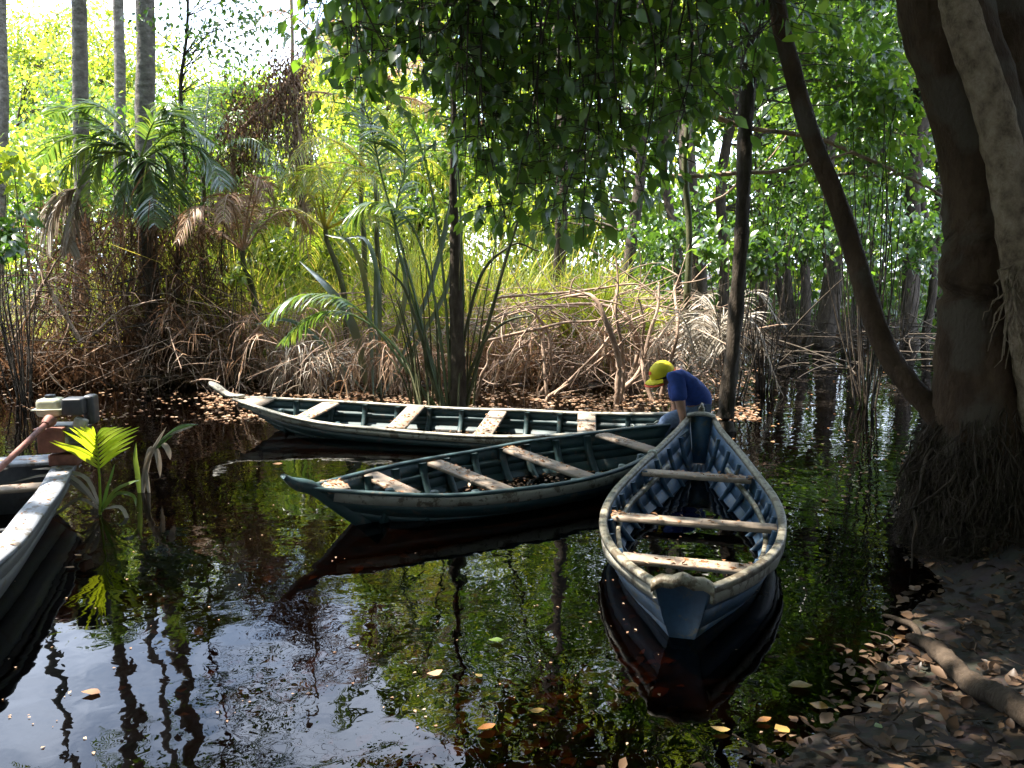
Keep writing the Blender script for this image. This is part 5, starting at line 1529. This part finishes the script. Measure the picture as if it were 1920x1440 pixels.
# shrubs that stand apart
def shrub(label, px, py, Y, rad, n, size, mat, clumps=9, base_y=None, name='shrub', group=None):
    c = at_y(px, py, Y); b_ = np.array([c[0], Y, float(ground_h(c[0], Y)) - .05])
    root = thing(name, label, 'shrub', b_, group=group)
    pos, cc = cloud(n, c, rad, clumps)
    g = G(); leaf_cloud(g, pos, size, tmpl=LEAF4); g.build('foliage', mat, root, False, b_)
    g = G()
    for q in cc: strands(g, spline([b_ + rng.normal(0, .05, 3), (b_ + q) / 2 + rng.normal(0, .12, 3), q], 8)[None], np.linspace(.014, .004, 8)[None], 4)
    g.build('stems', 'bark_dark', root, True, b_)
shrub('glossy blue-green shrub in shade behind the slender dark trunk', 1385, 470, 11.5, (.55, .5, .45), 520, .13, 'leaf_dark', 14)
shrub('bright green leafy shrub at the left edge above the bank', 15, 310, 11.8, (.45, .5, .35), 240, .17, 'leaf_light', 9)
shrub('dark shaded shrub at the left edge just above the dead leaves', 20, 440, 11.4, (.4, .4, .35), 170, .17, 'leaf_dark', 8)
shrub('leafy shrub between slender trunk and leaning trunk', 1450, 350, 12.5, (.8, .6, .6), 600, .12, 'leaf_mid', 14)
shrub('shrub with mixed leaves high beside the thick trunk', 1660, 190, 11, (.8, .7, .8), 800, .14, 'leaf_mid', 16)
shrub('small green tuft in the dry reeds left of centre', 440, 520, 12.6, (.2, .2, .2), 90, .10, 'leaf_light', 5)
shrub('dark leafy shrub at the water line right of the dead frond heap', 1500, 440, 16.5, (1.1, .8, .7), 900, .14, 'leaf_mid', 16)
shrub('dark shrub seen through the gap between leaning trunk and thick trunk', 1690, 450, 17, (1.0, .8, .8), 900, .14, 'leaf_dark', 16)
shrub('leafy shrub behind the leaning trunk at mid height', 1600, 380, 18, (1.1, .9, .8), 900, .14, 'leaf_mid', 16)
shrub('shrub hanging above the dead fronds right of the yellow cap', 1270, 430, 14.5, (.8, .6, .6), 700, .13, 'leaf_dark', 14)
shrub('pale green shrub filling the gap just right of the clump palm', 930, 420, 19, (1.1, .8, .7), 900, .14, 'leaf_light', 16)
shrub('yellow-green shrub behind the grass right of the clump palm', 1040, 430, 20, (1.1, .8, .6), 800, .14, 'leaf_light', 16)
# dead palm clump right of the person
db = at_z(1330, 745, 0)
dp = thing('dead_palm_clump', 'heap of grey-brown dead palm fronds right of the person', 'palm', db)
for i in range(13):
    az = rng.uniform(-.2, 3.6); tipx = 1335 + math.cos(az) * rng.uniform(60, 140); tipy = rng.uniform(600, 745)
    Y0 = db[1] + rng.uniform(-.3, .8)
    frond(at_y(1335 + rng.normal(0, 20), 690, Y0), at_y(tipx, tipy, Y0 + rng.uniform(-.6, .5)), 0, 30, .5, .022, 'dry_grey', dp, .9, .1, .016, db, lift=[at_y((1335 + tipx) / 2, min(640, tipy - 30) - rng.uniform(0, 50), Y0)])

# ================================================================== seedling palm and broken leaf beside the grey boat
se_b = at_z(188, 965, 0)
sY = se_b[1]
sd_ = thing('palm_seedling', 'bright yellow-green palm seedling standing in the water beside the grey boat', 'palm seedling', se_b)
S = spline(PY([(188, 965, sY), (187, 905, sY), (183, 850, sY), (180, 815, sY)]), 20)
g = G(); strands(g, S[None], np.linspace(.011, .004, 20)[None], 6); fr_ = g.build('frond', 'palm_young', sd_, True, se_b)
def leaflet(p, e, w, mat, parent, bend=.02):
    p, e = np.asarray(p), np.asarray(e); n_ = 7
    T_ = spline([p, (p + e) / 2 + [0, 0, bend], e], n_); ax = nrm(np.cross(e - p, [0.1, -.9, .5])[None])[0]; nn = nrm(np.cross(ax, e - p)[None])[0]
    ww = w * np.array([.4, .85, 1, .95, .75, .45, .04])[:, None] / 2
    V = np.stack([T_ - ax * ww + nn * ww * .3, T_, T_ + ax * ww + nn * ww * .3], 1).reshape(-1, 3)
    g = G(); g.add(V, [[i * 3 + j, i * 3 + j + 1, i * 3 + j + 4, i * 3 + j + 3] for i in range(n_ - 1) for j in range(2)], rnd=rng.random())
    return g.build('leaflet', mat, parent, True, se_b)
for i, (bx, by, lx, ly, rx, ry) in enumerate(((186, 878, 92, 828, 245, 838), (186, 870, 100, 826, 252, 826), (185, 862, 112, 832, 257, 816), (184, 855, 118, 808, 260, 806), (183, 847, 130, 802, 262, 800), (183, 840, 138, 800, 246, 800), (182, 832, 150, 800, 232, 801), (181, 826, 160, 800, 220, 800), (180, 820, 172, 800, 205, 802))):
    p = at_y(bx, by, sY)
    leaflet(p, at_y(lx, ly, sY - rng.uniform(.25, .45)), .03, 'palm_young', fr_)
    leaflet(p, at_y(rx, ry, sY - rng.uniform(.05, .25)), .03, 'palm_young', fr_)
older = [[(188, 955), (150, 905), (100, 880), (60, 880)], [(188, 950), (150, 915), (95, 890), (10, 908)], [(190, 955), (215, 920), (245, 905), (262, 900)], [(192, 958), (220, 925), (250, 930), (255, 950)],
         [(188, 950), (165, 900), (135, 885), (95, 875)], [(190, 960), (200, 920), (208, 895), (215, 870)], [(186, 955), (150, 935), (110, 960), (30, 1010)], [(188, 960), (175, 990), (160, 1010), (150, 1020)], [(190, 955), (225, 950), (240, 975), (246, 990)]]
for st in older:
    p = [at_y(x, y, sY - .05 * j * rng.uniform(.3, 1)) for j, (x, y) in enumerate(st)]
    T_ = spline(p, 10); ax = nrm(np.cross(np.gradient(T_, axis=0), [0.2, -.7, .7]))
    ww = .03 * np.array([.4, .7, .9, 1, 1, .95, .85, .65, .4, .05])[:, None] / 2
    V = np.stack([T_ - ax * ww, T_ + [0, 0, -.004], T_ + ax * ww], 1).reshape(-1, 3)
    g = G(); g.add(V, [[i * 3 + j, i * 3 + j + 1, i * 3 + j + 4, i * 3 + j + 3] for i in range(9) for j in range(2)], rnd=rng.random())
    g.build('old_leaf', 'dry_grey' if rng.random() < .6 else 'palm', sd_, True, se_b)
bl = at_z(262, 930, 0); bY = bl[1] + .2
bk = thing('broken_palm_leaf', 'broken palm leaf with pale hanging strips standing right of the seedling', 'palm leaf', bl)
for st, w_, mt in (([(268, 935), (272, 880), (290, 838), (312, 800)], .035, 'dry_grey'), ([(290, 842), (310, 822), (340, 800), (372, 796)], .04, 'palm'), ([(292, 840), (318, 815), (345, 803), (362, 800)], .03, 'dry_grey'), ([(286, 838), (280, 850), (272, 890), (270, 915)], .05, 'dry_grey'),
                  ([(292, 838), (296, 855), (299, 875), (300, 895)], .045, 'dry_grey'), ([(304, 832), (312, 838), (317, 850), (319, 862)], .045, 'dry_grey'), ([(274, 880), (276, 900), (279, 920), (282, 930)], .03, 'dry_grey'), ([(262, 930), (258, 890), (254, 860), (255, 830)], .04, 'palm')):
    T_ = spline(PY([(x, y, bY - .1) for x, y in st]), 10); ax = nrm(np.cross(np.gradient(T_, axis=0), [0.25, -.9, .3]))
    ww = w_ * np.array([.5, .8, 1, 1, 1, .95, .85, .65, .4, .05])[:, None] / 2
    V = np.stack([T_ - ax * ww, T_ + [0, -.006, 0], T_ + ax * ww], 1).reshape(-1, 3)
    g = G(); g.add(V, [[i * 3 + j, i * 3 + j + 1, i * 3 + j + 4, i * 3 + j + 3] for i in range(9) for j in range(2)], rnd=rng.random())
    g.build('leaf_strip', mt, bk, True, bl)

# ================================================================== leaves on the water and on the near bank
def flat_leaf_mesh(seed, mat, curl=.08):
    r2 = np.random.default_rng(seed)
    ts = np.linspace(0, 1, 7); wv = np.array([.03, .2, .3, .31, .25, .14, .01]) * r2.uniform(.8, 1.15)
    bend = r2.normal(0, .1); cu = r2.uniform(.2, 1.0) * curl * 2
    V = []
    for t, w in zip(ts, wv):
        cx_ = bend * math.sin(t * math.pi)
        zc = cu * (t - .5) ** 2
        V += [(cx_ - w * r2.uniform(.85, 1.1), t - .5, zc + w * cu), (cx_, t - .5, zc), (cx_ + w * r2.uniform(.85, 1.1), t - .5, zc + w * cu)]
    g = G(); g.add(V, [[i * 3 + j, i * 3 + j + 1, i * 3 + j + 4, i * 3 + j + 3] for i in range(6) for j in range(2)], rnd=r2.random())
    return g.mesh('leaf', mat, True)
def put_leaf(name, me, loc, size, rz, tilt=(0, 0)):
    o = bpy.data.objects.new(name, me); COL.objects.link(o)
    o.location = loc; o.scale = (size, size, size); o.rotation_euler = (tilt[0], tilt[1], rz)
    return o
fl = [(1350, 1368, 'leaf_yellow', .095, 1.4, 'dull yellow leaf lying flat nearest the bottom edge right of centre'), (1467, 1368, 'leaf_yellow', .10, .35, 'curved yellow leaf beside an orange one at bottom right'),
      (1432, 1352, 'leaf_orange', .085, 1.9, 'orange-brown leaf touching the curved yellow one'), (1640, 1326, 'leaf_yellow', .13, 1.35, 'long pointed yellow leaf on the mud edge'),
      (1690, 1197, 'leaf_orange', .115, 1.9, 'large orange leaf at the tip of the thin root'), (1535, 1325, 'leaf_yellow', .095, .9, 'slim pale yellow leaf floating left of the mud edge'),
      (1500, 1288, 'leaf_yellow', .13, 1.6, 'long yellow leaf floating right of the blue boat reflection'), (1005, 1333, 'leaf_yellow', .085, 1.5, 'pale yellow leaf floating alone near the bottom centre'),
      (912, 1366, 'leaf_orange', .10, 2.1, 'orange leaf floating near the bottom centre over sunken leaves'), (897, 1268, 'leaf_yellow', .06, .6, 'small yellow-brown leaf above the sunken leaves at bottom centre'),
      (815, 1261, 'leaf_brown', .09, 1.9, 'tan leaf floating by the blue sky reflection'), (1518, 1199, 'leaf_yellow', .06, 1.5, 'small oval yellow leaf right of the blue boat end'),
      (1185, 1288, 'leaf_orange', .07, 1.5, 'slim orange leaf close beside the blue boat reflection'), (520, 870, 'leaf_orange', .11, 1.9, 'orange leaf floating below the long boat'),
      (1648, 1362, 'leaf_green', .055, .1, 'small fresh green leaf on the dark mud'), (1722, 1355, 'leaf_brown', .12, 1.4, 'blunt tan leaf on the mud below the fallen log'),
      (1815, 1215, 'leaf_orange', .10, .4, 'bright orange-brown leaf standing on edge above the fallen log'), (1843, 1178, 'leaf_brown', .13, .9, 'large pink-tan leaf on the bank under the thick tree'),
      (1770, 1402, 'leaf_brown', .12, .3, 'rounded tan leaf in the bottom right litter'), (1865, 1122, 'leaf_brown', .13, 1.2, 'pointed tan leaf high on the bank'),
      (1808, 1320, 'leaf_brown', .14, 1.0, 'large curled pale leaf just below the fallen log'), (1900, 1420, 'leaf_brown', .12, 1.2, 'pink-tan leaf in the bottom right corner'),
      (1408, 1412, 'leaf_brown', .07, 2.2, 'small reddish leaf at the bottom edge'), (930, 1202, 'leaf_green', .09, 1.5, 'green leaf floating at centre, left of the blue boat end'),
      (170, 1300, 'leaf_brown', .10, 1.6, 'brown leaf floating in the lower left reflection'), (145, 1043, 'leaf_orange', .07, 1.2, 'orange leaf floating beside the grey boat'), (130, 1065, 'leaf_brown', .08, 1.5, 'brown leaf floating under the grey boat side')]
for i, (px, py, mt, sz, rz, lab) in enumerate(fl):
    p = at_z(px, py, 0.0)
    for _ in range(6):
        zg = float(ground_h(p[0], p[1])); p = at_z(px, py, max(zg, 0.0) + .008)
    o = put_leaf('fallen_leaf', flat_leaf_mesh(900 + i, mt, .12), (p[0], p[1], p[2] + .004), sz * .82, rz, (rng.normal(0, .08), rng.normal(0, .08)))
    tag(o, lab, 'leaf', 'single fallen leaves in the foreground')
# litter on the near bank: largest leaves single, the rest one mass
lit = [flat_leaf_mesh(1000 + i, 'litter', .25) for i in range(12)]
cnt = 0
while cnt < 190:
    px, py = rng.uniform(1380, 1960), rng.uniform(1080, 1470)
    p = at_z(px, py, 0.05); zg = float(ground_h(p[0], p[1]))
    if zg < -.01: continue
    p = at_z(px, py, zg + .02); zg = float(ground_h(p[0], p[1]))
    o = put_leaf('litter_leaf', lit[rng.integers(0, 12)], (p[0], p[1], max(zg, 0) + .016 + rng.uniform(0, .012)), rng.uniform(.035, .095), rng.uniform(0, 6.28), (rng.normal(0, .25), rng.normal(0, .25)))
    where = 'at the wet edge of the near bank' if zg < .05 else ('on the bank above the fallen log' if py < 1190 + (px - 1700) * .62 else ('on the bank below the fallen log' if px > 1650 else 'on the mud at the bottom edge'))
    tag(o, 'small brown dead leaf lying in the litter ' + where, 'leaf', 'dead leaves ' + where); cnt += 1
n_ = 15000
x = rng.uniform(-1.5, 5.5, n_); y = rng.uniform(1.5, 8.5, n_); z = ground_h(x, y)
m = z > -.03; x, y, z = x[m], y[m], z[m]; n_ = len(x)
pos = np.stack([x, y, np.maximum(z, 0) + rng.uniform(.004, .02, n_)], -1)
d = rvec(n_); d[:, 2] *= .25; up = rng.normal(0, .3, (n_, 3)); up[:, 2] = 1
g = G(); leaves(g, pos, d, up, rng.uniform(.02, .075, n_), LEAF4, rng.uniform(.7, 1.7, n_)); tag(g.build('leaf_litter', 'litter'), 'carpet of brown dead leaves on the near bank', 'leaf litter', kind='stuff')
# submerged litter
n_ = 9000
x = rng.uniform(-2.6, 3, n_); y = rng.uniform(2.3, 6.5, n_); z = ground_h(x, y)
pc = [at_z(a_, b_, 0) for a_, b_ in ((880, 1350), (1040, 1230), (1170, 1200), (960, 1290), (700, 1400), (520, 1190))]
w_ = np.max([np.exp(-((x - p[0]) ** 2 + (y - p[1]) ** 2) / .06) for p in pc], axis=0)
m = (z < -.03) & (rng.random(n_) < .03 + w_); x, y, z = x[m], y[m], z[m]; n_ = len(x)
d = rvec(n_); d[:, 2] *= .2; up = rng.normal(0, .25, (n_, 3)); up[:, 2] = 1
g = G(); leaves(g, np.stack([x, y, np.minimum(z + .012, -.01)], -1), d, up, rng.uniform(.04, .12, n_), LEAF4, 1.3); tag(g.build('sunken_leaves', 'float_leaf'), 'reddish sunken leaves on the bed of the shallow water', 'leaf litter', kind='stuff')
# floating carpet behind the long boat and specks elsewhere
def floaters(label, n, pr, qr, size, mat='float_leaf', clump=0, keep=None):
    px = rng.uniform(*pr, n); py = rng.uniform(*qr, n)
    P_ = np.array([at_z(a_, b_, 0) for a_, b_ in zip(px, py)])
    kk = vnoise(P_[:, 0] * 1.3, P_[:, 1] * 1.9) + rng.normal(0, .35, n) > clump
    P_ = P_[kk]; gh = ground_h(P_[:, 0], P_[:, 1]); P_[:, 2] = np.maximum(gh + .006, .004)
    n = len(P_); d = rvec(n); d[:, 2] *= .04; up = rng.normal(0, .08, (n, 3)); up[:, 2] = 1
    g = G(); leaves(g, P_, d, up, size * rng.uniform(.5, 1.5, n), LEAF2, 1.3)
    tag(g.build('floating_leaves', mat), label, 'leaf litter', kind='stuff')
floaters('pinkish-brown leaves floating in the sunny shallows behind the long boat', 7000, (380, 1420), (672, 790), .07, 'dry', -.25)
floaters('leaf scraps floating between the long boat and the left bank', 700, (0, 480), (670, 800), .06, 'dry', 0.0)
floaters('pale leaf scraps floating on the dark foreground water', 330, (0, 1500), (850, 1440), .015, 'dry', 0.0)
floaters('brown leaves floating on the rippled water at the right', 420, (1340, 1780), (680, 960), .05, 'float_leaf', .2)

# twig scraps in the litter
n_ = 260
x = rng.uniform(.6, 4.2, n_); y = rng.uniform(2.6, 6.5, n_); z = ground_h(x, y); m = z > -.02; x, y, z = x[m], y[m], np.maximum(z[m], 0); n_ = len(x)
d = rng.normal(0, 1, (n_, 3)); d[:, 2] = 0; d = nrm(d) * rng.uniform(.05, .28, n_)[:, None]
P0 = np.stack([x, y, z + .025], -1); tt_ = np.linspace(0, 1, 5)[None, :, None]
S = P0[:, None] + d[:, None] * tt_ + rng.normal(0, .008, (n_, 5, 3))
g = G(); strands(g, S, rng.uniform(.0015, .005, n_)[:, None] * np.ones((1, 5)), 4)
tag(g.build('twig_litter', 'root'), 'broken dark twigs among the leaves of the near bank', 'twigs', kind='stuff')
# fallen log and root on the near bank
def bank(px, py, dz=0):
    p = at_z(px, py, 0.1)
    for _ in range(6): p = at_z(px, py, max(0, float(ground_h(p[0], p[1]))) + dz)
    return p
lg = [bank(1705, 1195, .02), bank(1760, 1225, .05), bank(1830, 1280, .06), bank(1925, 1335, .06), bank(2050, 1400, .05)]
root = thing('fallen_log', 'dark fallen log lying in the leaf litter at bottom right', 'log', lg[0])
g = G(); trunk(g, lg, [.022, .042, .046, .05, .045], 30, 12, .01, 700, .09); g.build('trunk', 'root', root, True, lg[0])
rt = [bank(1655, 1155, .0), bank(1690, 1165, .03), bank(1730, 1195, .03), bank(1760, 1230, .02)]
root = thing('surface_root', 'thin dark root reaching into the water above the fallen log', 'root', rt[0])
g = G(); trunk(g, rt, [.008, .016, .018, .014], 20, 7, .01, 701, .06); g.build('stem', 'root', root, True, rt[0])
